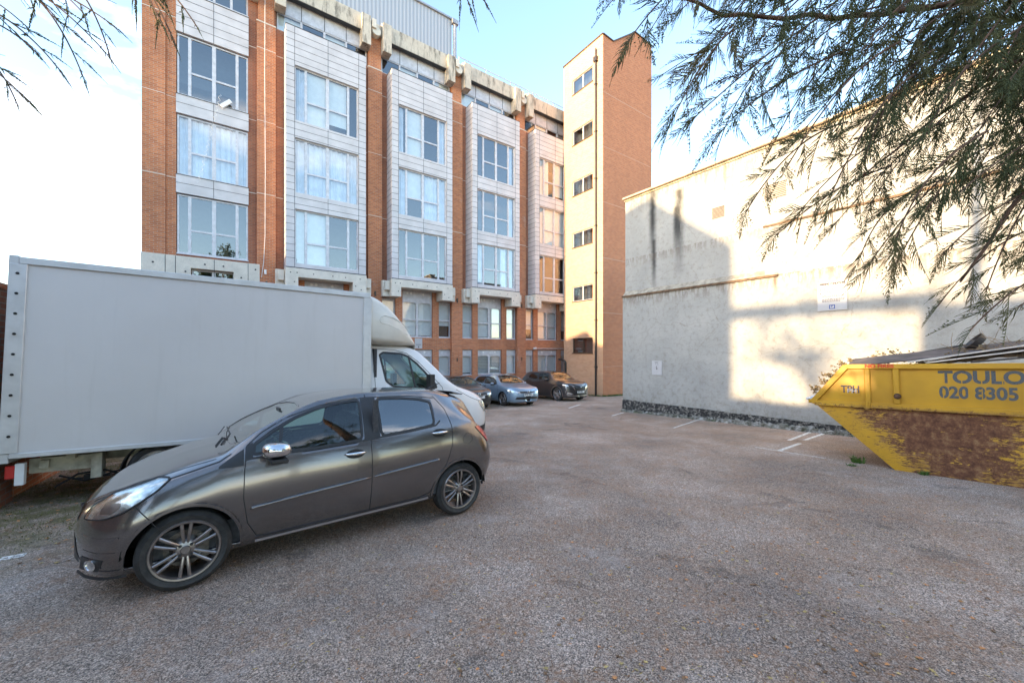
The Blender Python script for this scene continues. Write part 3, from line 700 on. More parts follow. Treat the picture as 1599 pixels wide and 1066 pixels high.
def wall_sign(px0, px1, py0, py1, name, label):
    a, b_ = wall_t(px0), wall_t(px1); tm = (a+b_)/2; z1, z0 = wall_z(tm, py0), wall_z(tm, py1)
    P0 = W0+Vector((.581*a-.814*.18, -.814*a-.581*.18, 0))
    o = thing(name, label, 'sign', (P0.x, P0.y, CAMZ+z0), WANG); return o, b_-a, z1-z0
o, w, h = wall_sign(1281, 1327, 440, 485, 'parking_notice', 'white rectangular parking conditions notice with a small blue P, high on the sunlit wall')
m = MB(); m.box(0, w, -.012, 0, 0, h); m.build('sign_board', M['signwhite'], o)
text_mesh('PARKING CONDITIONS', h*.105, M['ink'], o, XZ(w*.07, -.0145, h*.86), offset=.006, sx=.86*w/(h*.105*10.6))
m = MB(); rr = random.Random(4)
for i in range(13):
    zz = h*(.80-.042*i); 
    if i in (3, 6, 9): continue
    x = w*.16
    while x < w*(.9 if i % 3 else .75): l = w*(.03+.05*rr.random()); m.box(x, min(x+l, w*.92), -.0135, -.012, zz, zz+h*.024); x += l+w*.015
for q in (.70, .58): m.box(w*.07, w*.12, -.0135, -.012, h*q, h*(q+.05))
m.build('small_print', M['ink_grey'], o)
m = MB(); m.box(w*.40, w*.60, -.0135, -.012, h*.05, h*.19); pb = m.build('parking_symbol', M['ink_blue'], o)
m = MB(); m.box(w*.43, w*.57, -.0145, -.0136, h*.075, h*.165); m.build('symbol_field', M['signwhite'], pb)
text_mesh('P', h*.12, M['ink_blue'], pb, XZ(w*.455, -.0155, h*.078), name='letter_p', offset=.002)
o, w, h = wall_sign(1023, 1038.5, 563, 585, 'wall_notice', 'small white notice low on the shaded grey end of the rendered wall')
m = MB(); m.box(0, w, -.008, 0, 0, h); m.build('sign_board', M['signwhite'], o)
m = MB(); m.box(w*.3, w*.62, -.0095, -.008, h*.86, h*.90); m.box(w*.35, w*.45, -.0095, -.008, h*.74, h*.77); m.box(w*.55, w*.65, -.0095, -.008, h*.74, h*.77)
m.lathe([(0,0),(w*.07,0)], (w*.5,-.0095,h*.44), 'Y', 10); m.prism([(w*.40,h*.52),(w*.45,h*.50),(w*.52,h*.62),(w*.48,h*.64)], -.0095, -.008)
m.build('symbol', M['ink'], o)
# facade notice
m = MB(); 
o = thing('parking_sign', 'white notice fixed to the brick between two storeys above the van nose', 'sign', (0,0,0)); 
s_ = 10.92; zz = (.17, .74)
base = Vector((3.64*K, 27.39*K, CAMZ))
o.location = base - U*(s_*K) + N*(.012*K) + Vector((0,0,zz[0]*K)); o.rotation_euler = (0,0,ANG)
w, h = .44, .56*K
m = MB(); m.box(0, w, -.02, 0, 0, h); m.build('sign_board', M['signwhite'], o)
m = MB(); 
for i in range(4): m.box(w*(.2+.16*i), w*(.2+.16*i)+w*.11, -.022, -.02, h*.34, h*.42)
m.box(w*.45, w*.58, -.022, -.02, h*.08, h*.24); m.build('small_print', M['ink_grey'], o)

# rubble kerb along the wall foot
def rubble_mat():
    m, nt, b = new_mat('rubble'); ob = coords(nt); a = noise(nt, ob, 7, 6, .7)
    nt.links.new(ramp(nt, a, [(0.35, (0.07,0.075,0.045,1)), (0.5, (0.22,0.21,0.18,1)), (0.65, (0.45,0.44,0.42,1))]), b.inputs['Base Color']); b.inputs['Roughness'].default_value = .95
    bump(nt, b, noise(nt, ob, 30, 5, .7), .8, .03); return m
M['rubble'] = rubble_mat()
def rubble():
    m = MB(); r = random.Random(11)
    for i in range(620):
        t = r.random()**.85*11.5; o_ = -.20-r.random()*.28*(1-.3*(t < 1.5)); P = W0+Vector((.581*t+.814*o_, -.814*t+.581*o_, 0)); s = .02+.07*r.random()**2.2
        if 4.2 < t < 7: s *= 1.3
        z = gz(P.x, P.y); vs = []
        th0 = r.random()*6
        for k_ in range(5):
            th = th0+k_*1.257; vs.append((P.x+s*1.5*math.cos(th)*(.7+.5*r.random()), P.y+s*1.5*math.sin(th)*(.7+.5*r.random()), z-.01))
        for k_ in range(5):
            th = th0+k_*1.257+.3; vs.append((P.x+s*math.cos(th)*(.6+.5*r.random()), P.y+s*math.sin(th)*(.6+.5*r.random()), z+s*(.7+.7*r.random())))
        m.add(vs, [(0,1,6,5),(1,2,7,6),(2,3,8,7),(3,4,9,8),(4,0,5,9),(5,6,7,8,9)])
    o = m.build('rubble', M['rubble']); tag(o, 'broken mortar and stones lying along the foot of the rendered wall', 'rubble', kind='stuff')
rubble()

# ============================================================ PERIMETER WALL (left)
def pole(pa, pb, h, th, name, mat, label, **k):
    pa, pb = Vector((*pa, 0)), Vector((*pb, 0)); d = pb-pa; L_ = d.length; ang = math.atan2(d.y, d.x)
    o = thing(name, label, 'wall', (pa.x, pa.y, gz(pa.x, pa.y)), ang); return o, L_
o, L_ = pole((-6.33,4.86), (-14.9,17.6), 2.3, .25, 'perimeter_wall', None, 'old orange brick boundary wall running behind the box van')
sl_ = -G*(17.6-4.86)/L_
m = MB(); m.add([(0.3,.1,-.2),(L_,.1,-.2+sl_*L_),(L_,.1,2.4+sl_*L_),(0.3,.1,2.4),(0.3,.25,-.2),(L_,.25,-.2+sl_*L_),(L_,.25,2.4+sl_*L_),(0.3,.25,2.4)], [(0,1,2,3),(4,7,6,5),(0,3,7,4),(1,5,6,2),(3,2,6,7),(0,4,5,1)])
m.build('brick_face', M['brick_tower'], o)
m = MB(); m.box(-.25, .29, .02, .50, -.2, 2.72); pp = m.build('end_pier', M['brick_old'], o, bevel=.004)
m = MB(); m.box(-.29, .33, -.02, .54, 2.721, 2.79); m.build('pier_cap', M['brick_tower'], pp, bevel=.01)

# ============================================================ NEIGHBOURING HOUSES (behind and left of the camera; they cast the shade and show in the glass)
def frame_un(u, n, z=0): return Vector((U.x*u+N.x*n, U.y*u+N.y*n, z))
def house(name, label, u, n0, n1, prof_, mat, depth=9.0, wins=()):
    """gable wall faces +u; prof_: list of (n, z) roof line from n0 to n1 (z relative to the camera)"""
    P = frame_un(u, n0); zg = gz(P.x, P.y)
    ang = math.atan2(N.y, N.x)                           # local x along N, local y along U
    o = thing(name, label, 'house', (P.x, P.y, zg), ang); oz = CAMZ-zg
    e = prof_; poly = [(0,-.5)]+[(a-n0, z+oz-.12) for a, z in e]+[(e[-1][0]-n0,-.5)]
    m = MB(); m.prism(poly, -depth, 0); m.build('brick_walls', mat, o)
    r = MB()
    for (a, za), (b_, zb) in zip(e, e[1:]):
        r.prism([(a-n0,za+oz-.12),(b_-n0,zb+oz-.12),(b_-n0,zb+oz),(a-n0,za+oz)], -depth-.3, .001)
    r.build('roof', M['slate'], o)
    for (x, z, w, h) in wins:
        f = MB(); f.box(x-w/2, x+w/2, .0, .05, z, z+h); ww = f.build('window', M['white'], o)
        p = MB(); p.box(x-w/2+.06, x-.03, .05, .056, z+.06, z+h-.06); p.box(x+.03, x+w/2-.06, .05, .056, z+.06, z+h-.06); p.build('pane', M['glass_priv'], ww)
    return o
M['slate'] = plain('roof_slate', (0.10,0.09,0.09), .7, var=.3, scale=8, bmp=.3, bscale=12)
TE = math.tan(SUN_EL)
UA = -13.0
def shade(u_t, u_b): return (u_t-u_b)*TE/0.9999
sA = shade(13.32, UA); sB = shade(18.88, UA); dn = -0.014
eA = (13.32-UA)*dn; eB = (18.88-UA)*dn
house('gabled_house', 'tall yellow brick gabled house across the yard', UA, -15.9+eA, -6.25+eA,
      [(-15.9+eA,4.6+sA),(-10.4+eA,5.84+sA),(-9.43+eA,6.04+sA),(-6.25+eA,3.51+sA)], M['brick_house'], wins=[(2,1.0,1.2,1.6),(5,1.0,1.2,1.6),(2,4.2,1.2,1.6),(5,4.2,1.2,1.6),(5.4,7.4,1.1,1.4),(7.8,1,1.2,1.6),(7.8,4.2,1.2,1.6)])
house('low_house', 'lower brick house with a small gable beside the tall one', UA, -21.0+eB, -16.45+eB,
      [(-21.0+eB,.55+sB),(-18.0+eB,1.40+sB),(-17.1+eB,.45+sB),(-16.45+eB,.35+sB)], M['brick_house'], wins=[(1.2,1,1.1,1.4),(3.2,1,1.1,1.4)])
house('terrace_house', 'long low terrace house behind the camera', UA, -1.93+eA, 12,
      [(-1.93+eA,1.05+sA),(4,1.3+sA),(12,1.05+sA)], M['brick_house'], wins=[(2.5,1,1.2,1.5),(5.5,1,1.2,1.5),(9,1,1.2,1.5),(2.5,4,1.2,1.5),(5.5,4,1.2,1.5)])
# ============================================================ VEHICLE SHELLS
def pchip(kx, ky):
    kx = np.array(kx, float); ky = np.array(ky, float); h = np.diff(kx); d = np.diff(ky)/h; m = np.zeros(len(kx))
    for i in range(1, len(kx)-1):
        if d[i-1]*d[i] > 0: w1 = 2*h[i]+h[i-1]; w2 = h[i]+2*h[i-1]; m[i] = (w1+w2)/(w1/d[i-1]+w2/d[i])
    m[0] = d[0]; m[-1] = d[-1]
    def f(x):
        x = np.clip(x, kx[0], kx[-1]); i = np.clip(np.searchsorted(kx, x, side='right')-1, 0, len(kx)-2)
        t = (x-kx[i])/h[i]
        return (2*t**3-3*t**2+1)*ky[i]+(t**3-2*t**2+t)*h[i]*m[i]+(-2*t**3+3*t**2)*ky[i+1]+(t**3-t**2)*h[i]*m[i+1]
    return f
def catmull(P, n):                                      # centripetal-ish curve through rows of P, n samples per span
    P = np.array(P); Q = np.vstack([2*P[0]-P[1], P, 2*P[-1]-P[-2]]); out = []
    for i in range(len(P)-1):
        p0, p1, p2, p3 = Q[i:i+4]; l1 = max(np.linalg.norm(p2-p1), 1e-6)
        m1 = (p2-p0)/max(np.linalg.norm(p1-p0)+l1, 1e-6)*l1; m2 = (p3-p1)/max(np.linalg.norm(p3-p2)+l1, 1e-6)*l1
        for t in np.arange(n)/n: out.append((2*t**3-3*t**2+1)*p1+(t**3-2*t**2+t)*m1+(-2*t**3+3*t**2)*p2+(t**3-t**2)*m2)
    out.append(P[-1]); return np.array(out)
def closest(poly, p):
    best = None
    for i in range(len(poly)):
        a = poly[i]; b = poly[(i+1) % len(poly)]; d = b-a; t = np.clip(np.dot(p-a, d)/max(np.dot(d, d), 1e-12), 0, 1); q = a+d*t; e = np.sum((p-q)**2)
        if best is None or e < best[0]: best = (e, q)
    return best[1], math.sqrt(best[0])
def inside(poly, x, y):
    c = False; n = len(poly); j = n-1
    for i in range(n):
        if ((poly[i][1] > y) != (poly[j][1] > y)) and (x < (poly[j][0]-poly[i][0])*(y-poly[i][1])/(poly[j][1]-poly[i][1])+poly[i][0]): c = not c
        j = i
    return c
def smooth_poly(P, n=5):
    P = [np.array(p, float) for p in P]; out = []
    m = len(P)
    for i in range(m):                                   # rounded corners
        a, b, c = P[i-1], P[i], P[(i+1) % m]; r = min(0.22*np.linalg.norm(b-a), 0.22*np.linalg.norm(c-b), 0.06)
        u = (a-b)/np.linalg.norm(a-b); v = (c-b)/np.linalg.norm(c-b); s, e = b+u*r, b+v*r
        for k in range(n): t = k/(n-1); out.append((1-t)**2*s+2*t*(1-t)*b+t*t*e)
    return out
class Shell:
    """body surface: stations along x (0 = nose), half section from underside centre round to roof centre"""
    def __init__(s, L, W, nose, tail, keys, nx=170, spans=9, bulge=0.0, x0=0.0, x1=.8):
        s.x0, s.x1 = x0, x1
        s.L, s.W = L, W; s.k = {a: pchip(*b) for a, b in keys.items()}; s.nose, s.tail = nose, tail; s.bulge = bulge
        t = (1-np.cos(np.linspace(0, math.pi, nx)))/2; s.X = x0+(L-x0)*(0.55*t+0.45*np.linspace(0, 1, nx))
        s.X[0] = x0+0.002; s.X[-1] = L-0.002
        s.R = np.array([s.ring(x, spans) for x in s.X])     # nx, nv, 2 (y,z)
        s.nv = s.R.shape[1]; s.spans = spans
        s.jb = spans*5                                        # index of rail vertex (c5)
        # side table: y over z for every station
        s.zt = np.linspace(0.1, 3.3, 640); s.T = np.zeros((nx, len(s.zt)))
        j0 = spans*1
        for i in range(nx):
            r = s.R[i][spans*2:spans*6+1]; z = np.maximum.accumulate(r[:, 1]+np.arange(len(r))*1e-7)
            y = np.interp(s.zt, z, r[:, 0], left=r[0, 0], right=0); y[s.zt > s.R[i][-1, 1]] = 0; s.T[i] = y
        s.yt = np.linspace(0, W, 200); s.TT = np.zeros((nx, 200))
        for i in range(nx):
            r = s.R[i][spans*4:][::-1]; y = np.maximum.accumulate(r[:, 0]+np.arange(len(r))*1e-7)
            s.TT[i] = np.interp(s.yt, y, r[:, 1])
    def plan(s, x):
        a, p = s.nose; b, q = s.tail; w = 1.0
        x_ = x-s.x0
        if x_ < a: w *= max(1-(1-x_/a)**p, 0)**(1/p)
        if x > s.L-b: w *= max(1-(1-(s.L-x)/b)**q, 0)**(1/q)
        return w
    def ring(s, x, n):
        xk = x if x > s.x1 else (x-s.x0)*s.x1/(s.x1-s.x0)
        k = {a: float(f(xk)) for a, f in s.k.items()}; w = s.plan(x)
        wm = s.W*k['wm']*w; ws = s.W*k['ws']*w; wb = min(s.W*k['wb']*w, wm); wr = min(s.W*k['wr'], wb*.98)*min(1, w*1.0)
        zb, zs, zm, zbelt, zr, zt = k['zb'], k['zb']+.10, k['zm'], k['zbelt'], k['zr'], k['zt']
        zr = min(zr, zt-.004); zbelt = min(zbelt, zr-.004); zm = min(zm, zbelt-.01)
        P = [(0, zb), (max(ws-.10, ws*.5), zb), (ws, zs), (wm, zm), (wb, zbelt), (wr, zr), (wr*.80, zr+(zt-zr)*.62), (0, zt)]
        return catmull(P, n)
    def y_side(s, x, z):
        fx = np.interp(x, s.X, np.arange(len(s.X))); i = int(min(fx, len(s.X)-2)); f = fx-i
        a = np.interp(z, s.zt, s.T[i]); b = np.interp(z, s.zt, s.T[i+1]); return a*(1-f)+b*f
    def z_top(s, x, y):
        fx = np.interp(x, s.X, np.arange(len(s.X))); i = int(min(fx, len(s.X)-2)); f = fx-i
        return np.interp(abs(y), s.yt, s.TT[i])*(1-f)+np.interp(abs(y), s.yt, s.TT[i+1])*f
    def x_front(s, y, z, rear=False):
        j = np.interp(z, s.zt, np.arange(len(s.zt))); j0 = int(min(j, len(s.zt)-2)); col = s.T[:, j0]*(1-(j-j0))+s.T[:, j0+1]*(j-j0)
        y = abs(y)
        if not rear:
            m = np.maximum.accumulate(col[:len(col)//2]); i = np.searchsorted(m, y)
            if i == 0: return s.X[0]
            i = min(i, len(m)-1); a, b = m[i-1], m[i]; t = (y-a)/max(b-a, 1e-6); return s.X[i-1]+(s.X[i]-s.X[i-1])*min(max(t, 0), 1)
        h = len(col)//2; m = np.maximum.accumulate(col[h:][::-1]); X = s.X[h:][::-1]; i = np.searchsorted(m, y)
        if i == 0: return X[0]
        i = min(i, len(m)-1); a, b = m[i-1], m[i]; t = (y-a)/max(b-a, 1e-6); return X[i-1]+(X[i]-X[i-1])*min(max(t, 0), 1)
    def at(s, mode, a, b, off=0.0, side=-1):
        """side: (x,z); top: (x,y); front/rear: (y,z) -> point pushed out by off"""
        if mode == 'side':
            e = .012; y = s.y_side(a, b); dx = (s.y_side(a+e, b)-s.y_side(a-e, b))/(2*e); dz = (s.y_side(a, b+e)-s.y_side(a, b-e))/(2*e)
            dx = np.clip(dx, -3, 3); dz = np.clip(dz, -3, 3)
            n = np.array([-dx, 1.0, -dz]); n /= np.linalg.norm(n); p = np.array([a, y, b])+n*off; return (p[0], p[1]*side, p[2])
        if mode == 'top':
            e = .015; z = s.z_top(a, b); dx = (s.z_top(a+e, b)-s.z_top(a-e, b))/(2*e)
            n = np.array([-dx, 0, 1.0]); n /= np.linalg.norm(n); return (a+n[0]*off, b, z+n[2]*off)
        rear = mode == 'rear'; x = s.x_front(a, b, rear); e = .012
        dy = (s.x_front(a+e, b, rear)-s.x_front(a-e, b, rear))/(2*e); dz = (s.x_front(a, b+e, rear)-s.x_front(a, b-e, rear))/(2*e)
        dy = np.clip(dy, -3, 3); dz = np.clip(dz, -3, 3)
        n = np.array([1.0, -dy, -dz])*(1 if rear else -1); n /= np.linalg.norm(n); return (x+n[0]*off, a+n[1]*off, b+n[2]*off)
    def body(s, cuts):
        """cuts: (mode, polygon, side) with side in (-1, 1, 0=both); returns MB with clean-edged openings"""
        nx, nv = s.R.shape[:2]; mb = MB(); js = s.spans*2; jr = s.jb; vid = {}
        V = {}
        for sd in (-1, 1):
            for i in range(nx):
                for j in range(nv):
                    y, z = s.R[i, j]; V[sd, i, j] = [s.X[i], y*sd, z]
        dead = set(); fixed = {}
        for mode, poly, which in cuts:
            poly = [np.array(p) for p in poly]; xs = [p[0] for p in poly]; x0, x1 = min(xs), max(xs)
            for sd in (-1, 1):
                if which and which != sd: continue
                kill = set()
                for i in range(nx-1):
                    if s.X[i+1] < x0-.05 or s.X[i] > x1+.05: continue
                    rng = range(js-2, jr+s.spans//2) if mode == 'side' else range(jr-s.spans//2, nv-1)
                    for j in rng:
                        c = [(V[sd,i,j][q]+V[sd,i+1,j][q]+V[sd,i+1,j+1][q]+V[sd,i,j+1][q])/4 for q in range(3)]
                        if inside(poly, c[0], c[2] if mode == 'side' else abs(c[1])): kill.add((sd, i, j))
                dead |= kill
                bv = set()
                for (_, i, j) in kill:
                    for (di, dj) in ((0,0),(1,0),(1,1),(0,1)):
                        vi, vj = i+di, j+dj
                        if any((sd, a, b) not in dead and 0 <= a < nx-1 and 0 <= b < nv-1 for a, b in ((vi-1,vj-1),(vi,vj-1),(vi-1,vj),(vi,vj))): bv.add((sd, vi, vj))
                for key in bv:
                    p = V[key]
                    if mode == 'side':
                        q, d = closest(poly, np.array([p[0], p[2]]))
                        if d < .08: V[key] = [q[0], s.y_side(q[0], q[1])*sd, q[1]]
                    else:
                        if key[2] >= nv-1: q, d = closest(poly, np.array([p[0], 0.0])); q = (q[0], 0.0)
                        else: q, d = closest(poly, np.array([p[0], abs(p[1])]))
                        if d < .1: V[key] = [q[0], q[1]*sd, s.z_top(q[0], q[1])]
        def vi(sd, i, j):
            if j in (0, nv-1): sd = -1
            key = (sd, i, j)
            if key not in vid: vid[key] = len(mb.v); mb.v.append(tuple(V[key]))
            return vid[key]
        for sd in (-1, 1):
            for i in range(nx-1):
                for j in range(nv-1):
                    if (sd, i, j) in dead: continue
                    q = [vi(sd,i,j), vi(sd,i+1,j), vi(sd,i+1,j+1), vi(sd,i,j+1)]
                    if sd == 1: q = q[::-1]
                    mb.f.append(tuple(q)); mb.m.append(0)
        return mb
    def patch(s, mode, poly, off, side=-1, res=.02, mb=None, flip=False):
        poly = [np.array(p, float) for p in poly]; xs = [p[0] for p in poly]; ys = [p[1] for p in poly]
        x0, x1, y0, y1 = min(xs), max(xs), min(ys), max(ys); nx = max(2, int((x1-x0)/res)); ny = max(2, int((y1-y0)/res))
        gx = np.linspace(x0, x1, nx+1); gy = np.linspace(y0, y1, ny+1); keep = set()
        for i in range(nx):
            for j in range(ny):
                if inside(poly, (gx[i]+gx[i+1])/2, (gy[j]+gy[j+1])/2): keep.add((i, j))
        mb = mb or MB(); vid = {}
        def v(i, j):
            if (i, j) not in vid:
                p = np.array([gx[i], gy[j]])
                if any((a, b) not in keep for a, b in ((i-1,j-1),(i,j-1),(i-1,j),(i,j))): p, _ = closest(poly, p)
                vid[i, j] = len(mb.v); mb.v.append(s.at(mode, p[0], p[1], off, side))
            return vid[i, j]
        for (i, j) in keep: mb.f.append((v(i,j), v(i+1,j), v(i+1,j+1), v(i,j+1))); mb.m.append(mb.cm)
        return mb
    def ribbon(s, mode, pts, w, off, side=-1, closed=False, mb=None, res=.03, thick=0.0):
        pts = [np.array(p, float) for p in pts]
        if closed: pts = pts+[pts[0]]
        P = []
        for a, b in zip(pts, pts[1:]):
            n = max(1, int(np.linalg.norm(b-a)/res))
            for k in range(n): P.append(a+(b-a)*k/n)
        P.append(pts[-1]); mb = mb or MB(); n = len(P); base = len(mb.v); A = []
        for i, p in enumerate(P):
            if closed: d = P[(i+1) % (n-1)]-P[(i-1) % (n-1)]
            else: d = P[min(i+1, n-1)]-P[max(i-1, 0)]
            d = d/max(np.linalg.norm(d), 1e-9); nn = np.array([-d[1], d[0]])
            for sgn in (-1, 1):
                q = p+nn*sgn*w/2; mb.v.append(s.at(mode, q[0], q[1], off, side))
            if thick:
                for sgn in (-1, 1):
                    q = p+nn*sgn*w/2; mb.v.append(s.at(mode, q[0], q[1], off-thick, side))
        m = 4 if thick else 2
        for i in range(n-1):
            a, b = base+i*m, base+(i+1)*m
            mb.f.append((a, b, b+1, a+1)); mb.m.append(mb.cm)
            if thick:
                mb.f.append((a+2, b+2, b, a)); mb.m.append(mb.cm); mb.f.append((a+1, b+1, b+3, a+3)); mb.m.append(mb.cm)
        return mb
def circle_poly(cx, cz, r, n=48, a0=0, a1=2*math.pi): return [(cx+r*math.cos(a0+(a1-a0)*i/n), cz+r*math.sin(a0+(a1-a0)*i/n)) for i in range(n)]
# materials for vehicles
def paint(name, col, metal=.55, rough=.32, coat=1.0, flake=.10, dirt=0.0):
    m, nt, b = new_mat(name); co = coords(nt); n = noise(nt, co, 260, 2, .5); big = noise(nt, co, 1.5, 5, .6)
    c = ramp(nt, n, [(0.3, c4(tuple(x*(1-flake) for x in col))), (0.7, c4(tuple(min(1, x*(1+flake)) for x in col)))])
    if dirt:
        sx = node(nt, 'ShaderNodeSeparateXYZ'); nt.links.new(co, sx.inputs[0])
        d = math_(nt, 'MULTIPLY', mrange(nt, sx.outputs[2], .15, .7, 1, 0), mrange(nt, noise(nt, co, 5, 6, .7), .35, .7)); c = mixc(nt, math_(nt, 'MULTIPLY', d, dirt), c, (.16,.13,.10))
        nt.links.new(mrange(nt, d, 0, 1, rough, .8), b.inputs['Roughness'])
    else: b.inputs['Roughness'].default_value = rough
    nt.links.new(c, b.inputs['Base Color']); b.inputs['Metallic'].default_value = metal; b.inputs['Coat Weight'].default_value = coat; b.inputs['Coat Roughness'].default_value = .04
    nt.links.new(mrange(nt, big, .3, .7, .02, .10), b.inputs['Coat Roughness']); return m
M['y_paint'] = paint('graphite_metallic', (0.175,0.160,0.160), .8, .20, 1, .22, 0)
M['g_paint'] = paint('pale_blue_metallic', (0.24,0.34,0.46), .5, .35, 1, .08, .2)
M['s_paint'] = paint('dark_bronze_grey_metallic', (0.07,0.065,0.068), .6, .3, 1, .15, .1)
M['k_paint'] = paint('black_paint', (0.03,0.03,0.032), .3, .3, 1, .1, .2)
M['v_paint'] = paint('white_van_paint', (0.74,0.74,0.74), 0, .35, .7, .02, .25)
M['chrome'] = plain('chrome', (0.75,0.75,0.77), .08, 1.0, var=.03)
M['satin'] = plain('satin_metal', (0.55,0.53,0.52), .28, .9, .4, .08, 20)
M['y_trim'] = paint('trim_grey', (0.27,0.235,0.24), .5, .4, .5, .1)
M['rimgrey'] = plain('dark_alloy', (0.30,0.27,0.26), .3, .85, .5, .15, 20)
M['rubber'] = plain('tyre_rubber', (0.035,0.034,0.034), .75, var=.35, scale=14, bmp=.2, bscale=60)
M['plastic'] = plain('black_plastic', (0.022,0.022,0.024), .45, var=.2)
M['well'] = plain('wheel_well', (0.008,0.008,0.008), .9)
M['seat'] = plain('seat_fabric', (0.06,0.06,0.065), .9, var=.25, scale=30)
M['lamp_clear'] = glass_mat('headlamp_glass', (.85,.9,.9), 1.7)
M['lamp_in'] = plain('headlamp_reflector', (0.62,0.62,0.62), .22, .85, var=.35, scale=22)
M['amber'] = plain('amber_lens', (0.7,0.25,0.03), .2, 0, .6); M['red'] = plain('red_lens', (0.55,0.02,0.015), .15, 0, 1)
M['seam'] = plain('seam_dark', (0.012,0.012,0.013), .6)
M['plate'] = plain('plate_white', (0.75,0.75,0.74), .4, var=.03)
M['disc'] = plain('brake_disc', (0.12,0.11,0.10), .4, .9, var=.3, scale=30)

def wheel(parent, x, y, r, w, side, style, rim_mat):
    """side: -1 left / +1 right; local y of outer face"""
    s = side; c = (x, y, r); rr = r*0.735; name = 'wheel'
    # tyre
    T = MB(); prof = [(rr-.012,-w+.02),(rr+.02,-w),(r-.035,-w-.006),(r-.012,-w+.008),(r,-w+.03)]
    for k in range(1, 5): prof += [(r, -w+.03+(w-.06)*(k/5)-.004), (r-.008, -w+.03+(w-.06)*(k/5)-.0035), (r-.008, -w+.03+(w-.06)*(k/5)+.0035), (r, -w+.03+(w-.06)*(k/5)+.004)]
    prof += [(r,-.03),(r-.012,-.008),(r-.035,.006),(rr+.045,.008),(rr+.04,.004),(rr+.018,0),(rr-.006,-.012),(rr-.012,-.02)]
    T.lathe([(a, b*s) for a, b in prof], c, 'Y', 64)
    hub = MB(); hub.lathe([(0,-.10*s),(.10,-.10*s),(.13,-.09*s),(rr*.62,-.09*s),(rr*.62,-.075*s),(.10,-.075*s),(.06,-.04*s),(0,-.04*s)], c, 'Y', 40)
    hub.box(x+rr*.32, x+rr*.66, y-.13*s if s > 0 else y+.05, y-.05*s if s > 0 else y+.13, r-.09, r+.10)
    h = hub.build('wheel', M['disc'], parent, smooth=False)
    T.build('tyre', M['rubber'], h, smooth=True)
    R_ = MB(); R_.lathe([(rr+.008,-.006*s),(rr,.004*s),(rr-.012,.002*s),(rr-.022,-.02*s),(rr-.03,-.10*s),(rr-.03,-w*s+.02*s),(rr,-w*s+.01*s)], c, 'Y', 64)
    nsp = {'six': 6, 'five': 5, 'multi': 10, 'steel': 0}[style]
    def spoke(a, off, w0, w1, d0=-.020, d1=-.012, bulge=.006):
        ca, sa = math.cos(a), math.sin(a)
        def P(rad, t, d): return (x+rad*ca-t*sa, y+d*s, r+rad*sa+t*ca)
        vs = []; n = 7
        for i in range(n+1):
            q = i/n; rad = .045+(rr-.02-.045)*q; wd = w0+(w1-w0)*q; o = off[0]+(off[1]-off[0])*q; dep = -.030+.018*q+bulge*math.sin(q*3.14)
            vs += [P(rad, o-wd/2, dep-.03), P(rad, o-wd/2, dep), P(rad, o-wd*.2, dep+.005), P(rad, o+wd*.2, dep+.005), P(rad, o+wd/2, dep), P(rad, o+wd/2, dep-.03)]
        fs = []
        for i in range(n):
            for j in range(5): fs.append((i*6+j, i*6+j+1, (i+1)*6+j+1, (i+1)*6+j))
        R_.add(vs, fs)
    for k in range(nsp):
        a = math.pi/2+k*2*math.pi/nsp+ (0 if style == 'six' else .0)
        if style == 'six': spoke(a, (-.012,-.030), .020, .024); spoke(a, (.012,.030), .020, .024)
        elif style == 'multi': spoke(a, (0, .0), .022, .026)
        else:
            spoke(a, (-.015,-.045), .035, .05); spoke(a, (.015,.045), .035, .05)
    if style == 'steel': R_.lathe([(.05,-.03*s),(.09,-.02*s),(rr*.55,-.045*s),(rr*.8,-.02*s),(rr-.02,-.03*s)], c, 'Y', 40)
    R_.lathe([(0,-.010*s),(.028,-.010*s),(.034,-.018*s),(.062,-.026*s),(.075,-.04*s),(.075,-.07*s)], c, 'Y', 32)
    rim = R_.build('rim', rim_mat, h, smooth=False)
    nb = MB(); nn = 4 if style == 'six' else 5
    for k in range(nn):
        a = math.pi/4+k*2*math.pi/nn; nb.lathe([(0,-.008*s),(.010,-.008*s),(.012,-.035*s)], (x+.05*math.cos(a), y, r+.05*math.sin(a)), 'Y', 8)
    nb.build('wheel_nut', M['plastic'], h)
    return h
def seat(parent, x, y, z, w=.50, back=1):
    m = MB(); m.prism([(x,z),(x-.02,z+.10),(x+.08,z+.17),(x+.45,z+.13),(x+.52,z+.05),(x+.5,z-.05),(x+.05,z-.05)], y-w/2, y+w/2)
    m.prism([(x+.42,z+.08),(x+.56,z+.62),(x+.60,z+.66),(x+.68,z+.64),(x+.66,z+.55),(x+.56,z+.05)], y-w/2+.01, y+w/2-.01)
    m.prism([(x+.60,z+.68),(x+.59,z+.84),(x+.66,z+.88),(x+.72,z+.84),(x+.69,z+.68)], y-.13, y+.13)
    m.tube([(x+.63,y-.06,z+.6),(x+.64,y-.06,z+.72)], .008, 6); m.tube([(x+.63,y+.06,z+.6),(x+.64,y+.06,z+.72)], .008, 6)
    return m.build('seat', M['seat'], parent, bevel=.02, segs=2)
def steering(parent, x, y, z, r=.185):
    m = MB(); c = Vector((x, y, z)); ax = Vector((-.45, 0, .9)).normalized(); a = Vector((.9,0,.45)).normalized(); b = Vector((0,1,0))
    m.tube([c+(a*math.cos(t)+b*math.sin(t))*r for t in [2*math.pi*i/28 for i in range(29)]], .014, 8, cap=False)
    m.obox(c-ax*.02, a*.06, b*.07, ax*.02); m.bar(c-b*r, c+b*r, .03, .015, ax); m.bar(c, c-a*-r, .03, .015, ax); m.bar(c, c+Vector((-.35,0,-.12)), .04, .04)
    return m.build('steering_wheel', M['plastic'], parent)
